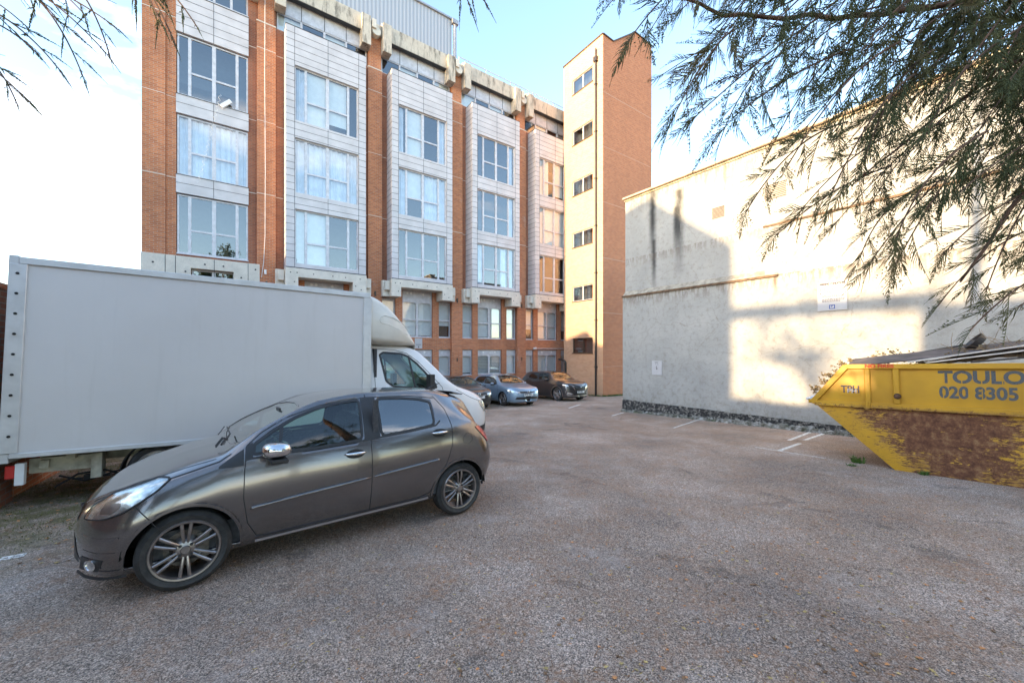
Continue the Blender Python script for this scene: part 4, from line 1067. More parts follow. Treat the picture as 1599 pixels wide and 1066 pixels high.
def mirror(parent, x, y, z, side, cap_mat, s=1.0):
    """housing with its foot at the door"""
    m = MB(); n = 14; rings = []
    for i in range(n+1):
        t = i/n; yy = y+side*(.03+.17*t)*s; e = math.sqrt(max(1-(2*t-1)**4, .02))
        ring = []
        for k in range(16):
            a = 2*math.pi*k/16; cx = (abs(math.cos(a))**.8)*math.copysign(1, math.cos(a)); cz = (abs(math.sin(a))**.7)*math.copysign(1, math.sin(a))
            ring.append((x+.088*e*cx*s+(.0 if cx < 0 else -.01)-.015*math.sin(t*3), yy, z+.054*e*cz*s*(1-.15*t)))
        rings.append(ring)
    vs = [p for r_ in rings for p in r_]; fs = [(i*16+k, i*16+(k+1)%16, (i+1)*16+(k+1)%16, (i+1)*16+k) for i in range(n) for k in range(16)]+[tuple(range(16)), tuple(n*16+k for k in range(16))]
    m.add(vs, fs); o = m.build('door_mirror', cap_mat, parent, smooth=True)
    f = MB(); f.box(x-.05*s, x+.05*s, min(y-side*.02, y+side*.18*s), max(y-side*.02, y+side*.18*s), z-.085*s, z-.055*s); f.build('mirror_foot', M['plastic'], o, bevel=.01)
    return o

def handle(parent, sh, x, z, side, w=.20, mat=None):
    p = sh.at('side', x, z, 0, side); m = MB(); y = p[1]
    pts = []
    for i in range(11):
        t = i/10; pts.append((x-w/2+w*t, y+side*(.006+.026*math.sin(math.pi*t)**.5), z+.012*t*0))
    m.tube(pts, [.009+.009*math.sin(math.pi*i/10) for i in range(11)], 8)
    o = m.build('door_handle', mat or M['chrome'], parent, smooth=True)
    cup = sh.patch('side', circle_poly(0, 0, 1, 20) and [(x+.092*math.cos(a)+.0, z-.005+.044*math.sin(a)) for a in [2*math.pi*i/20 for i in range(20)]], .0025, side, .012)
    cup.build('handle_recess', M['seam'], o, recalc=False)
    return o
def finish_shell(sh, parent, paintm, cuts, wheels, wr, name='body'):
    cs = list(cuts)
    for wx in wheels: cs.append(('side', circle_poly(wx, wr-.01, wr+.055, 64), 0))
    mb = sh.body(cs); body = mb.build(name, paintm, parent, smooth=True, recalc=False)
    so_ = body.modifiers.new('shell', 'SOLIDIFY'); so_.thickness = .012; so_.offset = -1
    # wheel wells
    for wx in wheels:
        for sd in (-1, 1):
            m = MB(); yo = sh.y_side(wx, wr+.07)-.012; m.lathe([(wr+.075, yo*sd), (wr+.085, (yo-.30)*sd), (0, (yo-.30)*sd)], (wx, 0, wr), 'Y', 40, .02, math.pi-.02); m.build('wheel_well', M['well'], body, recalc=False)
    return body
# ============================================================ GREY HATCHBACK (foreground)
def hatchback():
    fwd = Vector((-0.77527, -0.63163, 0)); back = -fwd; left = Vector((0.63163, -0.77527, 0))
    A = Vector((-2.56, 3.05, 0)); O = A+fwd*.80-left*.822
    root = thing('parked_car', 'grey metallic five door hatchback with chrome mirror, nearest the camera', 'car', group='parked cars', M=ground_matrix(O.x, O.y, back.x, back.y))
    keys = dict(
        wm=([0,.5,1.2,2.6,3.4,3.93],[1,1,1,1,1,1]), ws=([0,.4,.9,3.0,3.4,3.93],[.91,.93,.93,.93,.93,.88]),
        wb=([0,.3,.6,1.0,1.3,2.2,3.0,3.4,3.7,3.93],[.90,.90,.92,.935,.94,.94,.935,.92,.90,.88]),
        wr=([0,.1,.3,.6,.95,1.15,1.5,1.8,2.3,3.0,3.3,3.55,3.75,3.93],[.50,.56,.70,.78,.81,.80,.71,.66,.64,.635,.655,.69,.74,.70]),
        zb=([0,.1,.3,.8,1.4,2.6,3.2,3.6,3.85,3.93],[.24,.20,.17,.17,.19,.20,.22,.24,.30,.36]),
        zm=([0,.3,.8,1.5,2.5,3.3,3.7,3.93],[.42,.50,.62,.60,.64,.70,.64,.55]),
        zbelt=([0,.08,.2,.35,.6,.85,1.05,1.3,1.7,2.2,3.0,3.3,3.5,3.65,3.8,3.93],[.50,.60,.67,.735,.82,.875,.92,.945,.965,.985,1.055,1.08,1.05,.96,.83,.68]),
        zr=([0,.08,.2,.35,.6,.85,1.0,1.1,1.31,1.49,1.8,2.3,2.9,3.1,3.3,3.48,3.6,3.7,3.82,3.93],[.54,.655,.735,.808,.872,.932,.972,1.035,1.190,1.292,1.392,1.446,1.44,1.415,1.34,1.22,1.10,.99,.86,.70]),
        zt=([0,.04,.12,.22,.35,.55,.8,.95,1.05,1.28,1.5,1.7,1.96,2.3,2.7,3.1,3.4,3.54,3.62,3.72,3.82,3.93],[.56,.63,.70,.755,.805,.875,.955,.99,1.02,1.160,1.272,1.362,1.44,1.485,1.490,1.475,1.44,1.405,1.27,1.08,.90,.72]))
    sh = Shell(3.965, .848, (.52, 2.5), (.42, 2.6), keys, nx=240, spans=11, x0=.11)
    cx = lambda P: [((.11+p[0]*.8625) if p[0] < .8 else p[0], p[1]) for p in P]
    fw = smooth_poly([(1.235,.985),(1.245,1.062),(1.38,1.155),(1.58,1.262),(1.78,1.335),(2.0,1.378),(2.185,1.395),(2.165,1.005),(1.75,.978)])
    rw = smooth_poly([(2.365,1.020),(2.37,1.402),(2.68,1.392),(2.86,1.372),(3.0,1.335),(2.985,1.085),(2.7,1.050)])
    ws = [(1.075,0),(1.685,0),(1.66,.30),(1.60,.50),(1.42,.575),(1.24,.625),(1.14,.65),(1.10,.4)]
    rwn = [(3.575,0),(3.70,0),(3.70,.45),(3.60,.45)]
    body = finish_shell(sh, root, M['y_paint'], [('side', fw, 0), ('side', rw, 0), ('top', ws, 0)], (.80, 3.31), .302)
    for sd in (-1, 1):
        for nm, pl, gm in (('side_window', fw, M['glass_car']), ('rear_side_window', rw, M['glass_priv'])):
            o = sh.patch('side', pl, -.004, sd).build(nm, gm, root, recalc=False, smooth=True)
            sh.ribbon('side', pl, .024, .003, sd, True, thick=.012).build('window_seal', M['plastic'], o, recalc=False)
        m = MB(); sh.patch('side', [(2.185,1.0),(2.20,1.415),(2.355,1.415),(2.35,1.012)], .0025, sd, mb=m); m.build('black_pillar', M['plastic'], root, recalc=False); m = MB(); sh.patch('side', [(1.17,.935),(1.18,1.045),(1.235,1.08),(1.23,.945)], .0025, sd, mb=m)
        m.build('mirror_base', M['plastic'], root, recalc=False)
        m = MB(); sh.patch('side', [(.97,.898),(1.165,.90),(1.168,1.03)], .003, sd, mb=m); m.build('fender_insert', M['plastic'], root, recalc=False)
        m = sh.ribbon('side', [(1.43,1.01),(1.462,1.195)], .028, .004, sd, thick=.01); m.build('quarter_post', M['plastic'], root, recalc=False)
        # seams
        m = MB()
        for pl in ([(1.19,1.055),(1.17,.86),(1.165,.64),(1.20,.42),(1.27,.29),(1.36,.268)], [(1.36,.268),(2.25,.29),(2.80,.302)],
                   [(2.255,1.445),(2.25,1.0),(2.245,.29)], [(3.06,1.40),(3.16,1.25),(3.20,1.05),(3.19,.85),(3.12,.65),(2.98,.44),(2.92,.33),(2.80,.302)],
                   [(1.19,1.055),(1.30,1.150),(1.50,1.262),(1.8,1.360),(2.25,1.416),(2.75,1.412),(3.06,1.375)],
                   [(.46,.72),(.50,.70),(.58,.60),(.625,.53)], [(.69,.862),(.80,.892),(1.0,.948),(1.08,.998)]):
            sh.ribbon('side', pl, .007, .0018, sd, mb=m)
        sh.ribbon('side', [(3.335,.90),(3.40,.955),(3.47,.93),(3.47,.86),(3.41,.82),(3.345,.85)], .004, .0018, sd, True, mb=m)
        m.build('panel_gap', M['seam'], body, recalc=False)
        m = MB(); sh.ribbon('side', [(1.20,.950),(1.45,.962),(1.75,.972),(2.2,.998),(2.7,1.040),(3.0,1.075),(3.06,1.12)], .016, .006, sd, thick=.008, mb=m); m.build('belt_strip', M['plastic'], root, recalc=False)
        m = MB()
        for pl in ([(1.215,.540),(1.26,.548),(1.45,.565),(1.8,.594),(2.235,.627)], [(2.265,.630),(2.6,.658),(2.95,.688),(3.02,.694)]):
            pp = [Vector(a_).lerp(Vector(b_), k_/6) for a_, b_ in zip(pl, pl[1:]) for k_ in range(6)]+[Vector(pl[-1])]; nn = len(pp)
            m.tube([sh.at('side', q.x, q.y, .004, sd) for q in pp], [.017*min(1, .3+(1.2*k_ if k_ < 5 else 9)*.3, .4+(nn-1-k_)*.35) for k_ in range(nn)], 8)
        m.build('side_moulding', M['y_paint'], root, smooth=True)
        m = MB(); sh.ribbon('side', [(1.26,.245),(1.8,.255),(2.4,.265),(2.9,.275)], .018, .014, sd, thick=.016, mb=m); m.build('sill_strip', M['y_trim'], root, recalc=False)
        m = MB(); sh.ribbon('side', [(.17,.205),(.22,.195),(.34,.19),(.47,.20)], .018, .003, sd, mb=m, thick=.008); m.build('bumper_lip', M['plastic'], root, recalc=False)
        m = MB(); sh.ribbon('side', [(.20,.50),(.30,.49),(.42,.495)], .010, .004, sd, mb=m, thick=.006); sh.ribbon('side', [(.21,.40),(.30,.385),(.40,.385)], .006, .003, sd, mb=m); m.build('bumper_crease', M['y_paint'], body, recalc=False)
        # arch lips
        for wx in (.80, 3.31):
            pl = [(wx+.362*math.cos(a), .292+.362*math.sin(a)) for a in np.linspace(-.02, math.pi+.02, 40)]
            m = sh.ribbon('side', pl, .022, .006, sd, thick=.02); m.build('arch_lip', M['y_paint'], body, recalc=False)
        handle(root, sh, 2.085, .885, sd); handle(root, sh, 3.03, .995, sd)
        # lamps
        hl = smooth_poly(cx([(.12,.610),(.17,.690),(.30,.775),(.46,.828),(.60,.868),(.68,.866),(.59,.790),(.48,.722),(.38,.665),(.26,.622)]))
        o = sh.patch('side', hl, .010, sd, .012).build('headlight', M['lamp_clear'], root, recalc=False, smooth=True)
        sh.patch('side', hl, .004, sd, .012).build('reflector', M['lamp_in'], o, recalc=False, smooth=True)
        m = MB(); sh.patch('side', smooth_poly(cx([(.22,.65),(.25,.72),(.35,.765),(.36,.71),(.32,.665)])), .006, sd, .012, mb=m); m.build('lamp_bezel', M['rimgrey'], o, recalc=False)
        sh.ribbon('side', hl, .008, .011, sd, True).build('lamp_rim', M['seam'], o, recalc=False)
        fl = [(.265+.030*math.cos(a), .285+.042*math.sin(a)) for a in [2*math.pi*i/20 for i in range(20)]]
        o = sh.patch('side', [(.19,.24),(.20,.345),(.335,.33),(.31,.24)], .003, sd, .012).build('fog_recess', M['plastic'], root, recalc=False)
        sh.patch('side', fl, .008, sd, .012).build('fog_light', M['lamp_in'], o, recalc=False, smooth=True); sh.ribbon('side', fl, .009, .012, sd, True, thick=.01).build('fog_ring', M['chrome'], o, recalc=False)
        tl = smooth_poly([(3.53,1.015),(3.66,1.01),(3.74,.90),(3.79,.80),(3.74,.80),(3.64,.90)])
        sh.patch('side', tl, .008, sd, .012).build('tail_light', M['red'], root, recalc=False, smooth=True)
        mirror(root, 1.40, .80*sd, 1.03, sd, M['chrome'], 1.3)
        for wx in (.80, 3.31): wheel(root, wx, (.822)*sd, .302, .185, sd, 'six', M['rimgrey'])
    # windscreen, grille, bonnet line
    full = [(x, y) for x, y in ws[:-1]]+[]
    poly = [(1.075,0),(1.10,.4),(1.14,.65),(1.24,.625),(1.42,.575),(1.60,.50),(1.66,.30),(1.685,0),(1.66,-.30),(1.60,-.50),(1.42,-.575),(1.24,-.625),(1.14,-.65),(1.10,-.4)]
    o = sh.patch('top', poly, -.003, res=.03).build('windscreen', M['glass_screen'], root, recalc=False, smooth=True); sh.ribbon('top', poly, .012, .003, closed=True).build('screen_seal', M['y_paint'], o, recalc=False)
    m = MB()
    for sd in (-1, 1): sh.ribbon('top', [(.24,.42*sd),(.34,.57*sd),(.62,.66*sd),(.98,.69*sd)], .007, .0018, mb=m)
    m.build('bonnet_gap', M['seam'], body, recalc=False)
    m = MB(); m.tube([(1.04,-.45,1.075),(1.10,-.2,1.10),(1.10,.25,1.115)], .006, 6); m.tube([(1.02,-.50,1.05),(1.04,-.45,1.075)], .010, 6); m.tube([(1.02,.05,1.07),(1.09,.5,1.09)], .006, 6)
    for yy in (-.50,-.42): m.tube([(.98,yy,1.03),(1.03,yy+.02,1.10),(1.07,yy+.05,1.08)], .006, 6)
    m.build('wiper', M['plastic'], root)
    m = sh.patch('front', [(-.50,.28),(.50,.28),(.44,.44),(-.44,.44)], .003, res=.03); sh.patch('front', [(-.40,.56),(.40,.56),(.36,.60),(-.36,.60)], .003, res=.02, mb=m); m.build('grille', M['plastic'], root, recalc=False)
    m = MB(); sh.patch('rear', [(-.5,.95),(.5,.95),(.42,1.25),(-.42,1.25)], .004, res=.04, mb=m); m.build('rear_window', M['glass_priv'], root, recalc=False)
    m = MB(); m.prism([(3.38,1.440),(3.565,1.400),(3.56,1.388),(3.42,1.40)], -.46, .46); m.build('spoiler', M['y_paint'], root, bevel=.008)
    m = MB(); m.tube([(3.30,0,1.455),(3.36,0,1.49),(3.47,0,1.53)], [.016,.008,.004], 6); m.build('aerial', M['plastic'], root)
    # interior
    m = MB(); m.box(.55, 3.5, -.74, .74, .25, .45); m.box(1.08, 1.45, -.70, .70, .50, .93); m.box(3.3, 3.5, -.6, .6, .4, .95); m.box(2.28, 2.33, .73, .77, .4, 1.40); m.box(2.28, 2.33, -.77, -.73, .4, 1.40)
    for sd in (-1, 1): m.box(1.15, 3.2, sd*.76-.02, sd*.76+.02, .3, .93)
    m.build('cabin_trim', M['seat'], root)
    seat(root, 1.72, -.37, .52); seat(root, 1.72, .37, .52); seat(root, 2.55, 0, .52, 1.2); steering(root, 1.55, .37, .93)
    m = MB(); m.box(1.52, 1.54, -.09, .09, 1.27, 1.31); m.build('inside_mirror', M['plastic'], root)
    return root
hatchback()

# ============================================================ CARS PARKED ALONG THE FACADE
def hatch_keys(L, H, hood_z, roof0, screen0, tail_x, nose_z=.62, belt0=.90):
    return dict(
        wm=([0,L],[1,1]), ws=([0,.4,.9,L-.9,L],[.92,.95,.96,.96,.90]),
        wb=([0,.3,1.0,L*.5,L-.6,L],[.92,.94,.96,.96,.94,.90]),
        wr=([0,.1,.3,.7,screen0-.05,screen0+.1,roof0-.25,roof0,L*.6,tail_x-.3,tail_x,L],[.60,.68,.76,.80,.84,.84,.76,.71,.69,.68,.70,.76]),
        zb=([0,.1,.3,L-.8,L-.2,L],[.24,.20,.18,.20,.26,.34]),
        zm=([0,.3,.9,L*.6,L-.4,L],[.45,.52,.66,.72,.70,.58]),
        zbelt=([0,.08,.25,.8,screen0,roof0,L*.6,tail_x-.2,tail_x+.1,L],[nose_z-.10,nose_z-.03,hood_z-.20,belt0-.05,belt0+.02,belt0+.05,belt0+.08,belt0+.12,belt0+.05,.70]),
        zr=([0,.08,.25,.8,screen0-.05,screen0+.15,roof0-.3,roof0,roof0+.5,L*.62,tail_x-.3,tail_x,L-.15,L],[nose_z-.05,nose_z+.02,hood_z-.13,hood_z-.04,hood_z+.02,hood_z+.12,H-.19,H-.11,H-.06,H-.06,H-.10,H-.22,1.0,.78]),
        zt=([0,.04,.14,.30,.8,screen0,roof0-.3,roof0,roof0+.5,L*.62,tail_x-.25,tail_x,L-.12,L],[nose_z-.02,nose_z+.04,hood_z-.16,hood_z-.09,hood_z-.0,hood_z+.05,H-.14,H-.05,H,H-.005,H-.04,H-.10,1.02,.82]))
def parked(label, cat, contact, paintm, L, Wd, H, fa, ra, wr, hood_z, roof0, screen0, tail_x, style, kind):
    P = Vector((*contact, 0)); O = P+N*fa+U*(Wd-.03)
    root = thing('parked_car', label, cat, group='parked cars', M=ground_matrix(O.x, O.y, -N.x, -N.y))
    b0 = hood_z-.03
    sh = Shell(L, Wd, (.62, 2.6), (.5, 2.6), hatch_keys(L, H, hood_z, roof0, screen0, tail_x, nose_z=.66 if kind != 'suv' else .80, belt0=b0), nx=130, spans=7)
    s0, r0 = screen0, roof0
    fw = smooth_poly([(s0+.22,b0+.05),(s0+.40,b0+.20),(r0-.10,H-.20),(r0+.35,H-.145),(r0+.55,H-.14),(r0+.53,b0+.075)])
    rw = smooth_poly([(r0+.62,b0+.08),(r0+.63,H-.14),(r0+1.1,H-.15),(r0+1.42,H-.20),(r0+1.44,b0+.13)])
    ws = [(s0+.03,0),(r0-.06,0),(r0-.10,.36),(r0-.18,.50),(r0-.45,.57),(s0+.25,.645),(s0+.12,.66),(s0+.06,.4)]
    body = finish_shell(sh, root, paintm, [('side', fw, 0), ('side', rw, 0), ('top', ws, 0)], (fa, ra), wr)
    for sd in (-1, 1):
        for nm, pl in (('side_window', fw), ('rear_side_window', rw)):
            o = sh.patch('side', pl, -.004, sd, .04).build(nm, M['glass_car'], root, recalc=False); sh.ribbon('side', pl, .04, .004, sd, True, res=.06).build('window_seal', M['plastic'], o, recalc=False)
        m = MB()
        for pl in ([(s0+.16,b0+.1),(s0+.10,.7),(s0+.15,.45),(s0+.3,.32),(ra-.45,.34)], [(r0+.58,H-.1),(r0+.58,.34)], [(ra-.15,H-.15),(ra+.0,b0+.05),(ra-.2,wr+.38)], [(.28,.60),(.5,.62)]):
            sh.ribbon('side', pl, .012, .002, sd, mb=m, res=.06)
        m.build('panel_gap', M['seam'], body, recalc=False)
        handle(root, sh, r0+.42, b0-.04, sd, mat=paintm); handle(root, sh, r0+1.3, b0-.01, sd, mat=paintm)
        mirror(root, s0+.45, (Wd-.03)*sd, b0+.08, sd, paintm)
        if kind == 'suv':
            for wx in (fa, ra):
                pl = [(wx+(wr+.085)*math.cos(a), wr-.01+(wr+.085)*math.sin(a)) for a in np.linspace(-.2, math.pi+.2, 30)]
                sh.ribbon('side', pl, .06, .012, sd, thick=.02).build('arch_cladding', M['rimgrey'] if wx == fa else M['plastic'], body, recalc=False)
            sh.ribbon('side', [(fa+wr+.12,.34),(ra-wr-.12,.36)], .14, .010, sd, thick=.01).build('sill_cladding', M['plastic'], body, recalc=False)
            hl = [(.14,.80),(.22,.86),(.42,.90),(.50,.88),(.30,.83)]
            bl = [(.24,.78),(.22,.60),(.28,.45),(.31,.45),(.25,.60),(.28,.78)]
            o = sh.patch('side', hl, .008, sd, .02).build('headlight', M['lamp_in'], root, recalc=False)
            sh.patch('side', bl, .006, sd, .02).build('running_light', M['lamp_in'], root, recalc=False)
            fr = sh.patch('front', [(sd*.45,.36),(sd*.80,.34),(sd*.78,.50),(sd*.60,.46)], .008, res=.03); fr.build('corner_intake', M['lamp_in'], root, recalc=False)
            fr = sh.patch('front', [(sd*.50,.62),(sd*.79,.62),(sd*.70,.72),(sd*.50,.70)], .006, res=.03); fr.build('side_grille', M['plastic'], root, recalc=False)
            v = sh.ribbon('front', [(sd*.50,.80),(sd*.36,.58),(sd*.28,.53)], .035, .012, thick=.01); v.build('chrome_bar', M['chrome'], root, recalc=False)
            sh.ribbon('side', [(.36,.92),(s0,b0+.01),(r0+.5,b0+.065),(ra+.3,b0+.12)], .015, .005, sd, res=.08).build('body_crease', M['chrome'] if False else M['plastic'], body, recalc=False)
        else:
            hl = smooth_poly([(.13,.62),(.16,.70),(.32,.76),(.52,.79),(.48,.72),(.34,.655),(.2,.62)])
            o = sh.patch('side', hl, .010, sd, .02).build('headlight', M['lamp_clear'], root, recalc=False); sh.patch('side', hl, .004, sd, .02).build('reflector', M['lamp_in'], o, recalc=False)
            sh.patch('front', [(sd*.42,.62),(sd*.70,.62),(sd*.74,.68),(sd*.70,.715),(sd*.44,.68)], .008, res=.025).build('headlight', M['lamp_in'], root, recalc=False)
        for wx in (fa, ra): wheel(root, wx, (Wd-.03)*sd, wr, .20, sd, style, M['rimgrey'] if kind != 'suv' else M['satin'])
    poly = ws[:1]+[ws[7],ws[6],ws[5],ws[4],ws[3],ws[2],ws[1]]; poly = poly+[(x, -y) for x, y in poly[::-1]][1:-1]
    o = sh.patch('top', poly, -.003, res=.05).build('windscreen', M['glass_car'], root, recalc=False, smooth=True); sh.ribbon('top', poly, .04, .004, closed=True).build('screen_seal', M['plastic'], o, recalc=False)
    if kind == 'suv':
        sh.patch('front', [(-.48,.80),(.48,.80),(.30,.52),(-.30,.52)], .006, res=.03).build('grille', M['plastic'], root, recalc=False)
        sh.patch('front', [(-.60,.33),(.60,.33),(.45,.45),(-.45,.45)], .006, res=.03).build('lower_grille', M['plastic'], root, recalc=False)
        sh.ribbon('front', [(-.75,.30),(.75,.30)], .03, .014, thick=.02).build('chin_trim', M['satin'], root, recalc=False)
        bz, pz = .72, .50
    else:
        sh.patch('front', [(-.46,.62),(.46,.62),(.44,.685),(-.44,.685)], .006, res=.03).build('grille', M['plastic'], root, recalc=False)
        sh.patch('front', [(-.66,.33),(.66,.33),(.60,.44),(-.60,.44)], .006, res=.03).build('lower_grille', M['plastic'], root, recalc=False)
        sh.ribbon('front', [(-.45,.615),(.45,.615)], .010, .009).build('chrome_bar', M['chrome'], root, recalc=False)
        bz, pz = .655, .535
    x = sh.x_front(0, bz)
    m = MB(); m.lathe([(0,-.022),(.045,-.022),(.056,-.016),(.058,0)], (x-.0, 0, bz), 'X', 20); bd = m.build('badge', M['chrome'], root)
    x = sh.x_front(.2, pz)
    m = MB(); m.box(x-.035, x-.02, -.26, .26, pz-.056, pz+.056); pl = m.build('number_plate', M['plate'], root)
    txt = {'golf': 'KP10 YDX', 'suv': 'GF72 VLK', 'dark': 'LB64 KTO'}[kind]
    MM = Matrix.Translation((x-.036, .235, pz-.036)) @ Matrix(((0,0,-1,0),(-1,0,0,0),(0,1,0,0),(0,0,0,1)))
    text_mesh(txt, .10, M['ink'], pl, MM, offset=.003, sx=.88)
    m = MB(); m.box(.6, L-.5, -.70, .70, .28, .48); m.box(s0+.15, s0+.5, -.68, .68, .5, b0); m.box(r0+1.5, r0+1.6, -.6, .6, .4, 1.2); m.build('cabin_trim', M['seat'], root)
    for yy in (-.37, .37): seat(root, r0-.1, yy, H-.93)
    steering(root, r0-.28, .37, b0+.03)
    m = MB(); sh.patch('rear', [(-.55,.95),(.55,.95),(.5,1.2),(-.5,1.2)], .004, res=.05, mb=m); m.build('rear_window', M['glass_priv'], root, recalc=False)
    return root
parked('pale blue metallic hatchback with a black lower grille, nose out from the brick facade', 'car', (-.45, 18.25), M['g_paint'], 4.20, .89, 1.48, .88, 3.46, .315, .98, 1.98, 1.16, 3.75, 'multi', 'golf')
parked('dark grey crossover with chrome V grille, parked next to the stair tower', 'car', (2.43, 21.15), M['s_paint'], 4.43, .92, 1.62, .90, 3.57, .36, 1.10, 1.95, 1.22, 4.0, 'five', 'suv')
parked('black hatchback mostly hidden behind the white nose of the box van', 'car', (-2.55, 16.6), M['k_paint'], 4.10, .87, 1.44, .85, 3.35, .31, .95, 1.95, 1.14, 3.7, 'multi', 'dark')

# ============================================================ BOX VAN
def box_van():
    A = Vector(((4-800)/FPX*4.6, 4.6, 0)); d = Vector((.829, .559, 0)); n = Vector((.559, -.829, 0)); HW = 1.06
    Lc = 6.88                                            # nose to tail; local x from the nose backwards
    O = A + d*Lc - n*HW
    root = thing('box_van', 'white box van with a plain high body, parked behind the grey hatchback', 'van', M=ground_matrix(O.x, O.y, -d.x, -d.y))
    X = lambda a: Lc-a
    m = MB(); x0, x1 = X(4.06), X(.06)
    m.box(x0, x1, -HW+.012, HW-.012, .70, 3.06); box = m.build('cargo_box', M['van_box'], root, bevel=.01)
    m = MB()
    for sd in (-1, 1):
        y0, y1 = sorted((sd*(HW-.011), sd*HW)); yy0, yy1 = sorted((sd*(HW-.02), sd*(HW+.012)))
        m.box(x0-.10, x1+.04, yy0, yy1, 3.0, 3.085); m.box(x0-.10, x1+.04, yy0, yy1, .655, .715)
        m.box(x1-.03, x1+.12, yy0, yy1+0, .716, 2.999) if sd > 0 else m.box(x1-.03, x1+.12, yy0, yy1, .716, 2.999)
        m.box(x0-.12, x0+.02, yy0, yy1, .716, 2.999)
    m.box(x1+.041, x1+.125, -HW, HW, 2.98, 3.10); m.box(x1+.041, x1+.125, -HW, HW, .60, .715)
    m.build('body_rail', M['van_rail'], box, bevel=.006)
    m = MB()
    for i in range(9):
        z = .92+i*.245; m.lathe([(0,-.006),(.016,-.006),(.016,0)], (x1+.045, HW+.019, z), 'Y', 10)
    m.build('rivet', M['seam'], box)
    # wind deflector
    D = MB(); nx_, nr = 22, 26; xs0, xs1 = X(4.16), X(5.18); rows = []
    for i in range(nx_+1):
        t = i/nx_; x = xs0+(xs1-xs0)*t
        top = 3.085-.95*(t**1.6); bot = 2.20-.035*math.sin(t*3.1); 
        if t > .93: q = (t-.93)/.07; top -= .06*q*q; bot += .04*q*q
        hw = HW-.03-.36*t**3.2-(.10*((t-.9)/.1)**2 if t > .9 else 0); row = []
        for k in range(nr+1):
            p = 9-5.2*t
            # superellipse half section mirrored below
            ang = 2*math.pi*k/nr; ca, sa = math.cos(ang), math.sin(ang)
            yy = hw*math.copysign(abs(ca)**(2/p), ca); zz = (top+bot)/2+(top-bot)/2*math.copysign(abs(sa)**(2/p), sa)
            row.append((x, yy, zz))
        rows.append(row)
    vs = [p for r_ in rows for p in r_]; w_ = nr+1; fs = [(i*w_+k, (i+1)*w_+k, (i+1)*w_+k+1, i*w_+k+1) for i in range(nx_) for k in range(nr)]+[tuple(nx_*w_+k for k in range(nr))]
    D.add(vs, fs); df = D.build('wind_deflector', M['van_cream'], root, smooth=True)
    # shallow crease on the deflector side
    m = MB()
    for sd in (-1, 1):
        def yat(x): t = (x-xs0)/(xs1-xs0); return HW-.03-.36*t**3.2+.004
        pa = [(X(4.34),2.62),(X(4.36),2.68),(X(4.42),2.71),(X(4.6),2.68),(X(4.78),2.60),(X(4.92),2.47)]; pb = [(X(4.34),2.62),(X(4.36),2.57),(X(4.5),2.545),(X(4.7),2.47),(X(4.9),2.38)]
        for pp in (pa, pb): m.tube([(x, sd*(yat(x)-.004), z) for x, z in pp], .007, 5)
    m.build('crease', M['van_cream'], df)
    # cab
    L = 2.72
    keys = dict(wm=([0,.4,1.0,2.0,L],[1,1,1,1,1]), ws=([0,.5,L],[.93,.95,.96]), wb=([0,.4,.9,1.5,L],[.93,.95,.955,.955,.95]),
        wr=([0,.2,.5,.85,1.0,1.3,1.6,1.9,L],[.66,.76,.84,.88,.90,.86,.80,.78,.77]),
        zb=([0,.2,.6,L],[.32,.24,.22,.24]), zm=([0,.5,1.0,L],[.60,.72,.80,.82]),
        zbelt=([0,.08,.25,.6,.95,1.3,1.8,L],[.78,.88,1.00,1.10,1.24,1.30,1.34,1.36]),
        zr=([0,.08,.25,.6,.9,1.05,1.3,1.55,1.75,2.0,L],[.84,.98,1.10,1.24,1.35,1.43,1.66,1.90,2.06,2.12,2.13]),
        zt=([0,.05,.16,.35,.6,.85,1.05,1.3,1.55,1.75,2.0,L],[.90,1.02,1.12,1.22,1.31,1.38,1.52,1.76,1.99,2.14,2.22,2.22]))
    sh = Shell(L, .985, (.62, 2.5), (.001, 2), keys, nx=130, spans=9)
    dw = smooth_poly([(X(4.40),1.99),(X(4.47),2.035),(X(4.80),2.02),(X(4.93),1.975),(X(5.10),1.84),(X(5.30),1.63),(X(5.48),1.42),(X(5.50),1.35),(X(5.05),1.355),(X(4.62),1.40),(X(4.50),1.50)])
    ws = [(.93,0),(1.70,0),(1.66,.45),(1.58,.66),(1.34,.74),(1.12,.78),(1.0,.80),(.95,.5)]
    body = finish_shell(sh, root, M['v_paint'], [('side', dw, 0), ('top', ws, 0)], (.98,), .34, 'cab')
    for sd in (-1, 1):
        o = sh.patch('side', dw, -.004, sd).build('side_window', M['glass_car'], root, recalc=False, smooth=True); sh.ribbon('side', dw, .035, .004, sd, True, thick=.012).build('window_seal', M['plastic'], o, recalc=False)
        sh.ribbon('side', [(X(4.95),1.98),(X(5.06),1.36)], .035, .004, sd, thick=.01).build('quarter_post', M['plastic'], o, recalc=False)
        m = MB()
        for pl in ([(X(4.28),2.10),(X(4.30),1.4),(X(4.34),.9),(X(4.4),.4)], [(X(4.28),2.10),(X(4.7),2.085),(X(4.92),2.03),(X(5.15),1.86),(X(5.42),1.58),(X(5.62),1.36),(X(5.66),1.2),(X(5.64),.75)], [(.28,1.0),(.6,1.12),(.95,1.3)]):
            sh.ribbon('side', pl, .009, .002, sd, mb=m)
        m.build('panel_gap', M['seam'], body, recalc=False)
        sh.patch('side', smooth_poly([(.10,.80),(.12,.92),(.30,1.04),(.42,1.06),(.36,.92),(.22,.80)]), .010, sd, .02).build('headlight', M['lamp_in'], root, recalc=False)
        sh.patch('side', [(.05,.30),(.05,.55),(.5,.50),(.58,.34)], .008, sd, .04).build('bumper_corner', M['plastic'], root, recalc=False)
        wheel(root, .98, .955*sd, .34, .215, sd, 'steel', M['satin'])
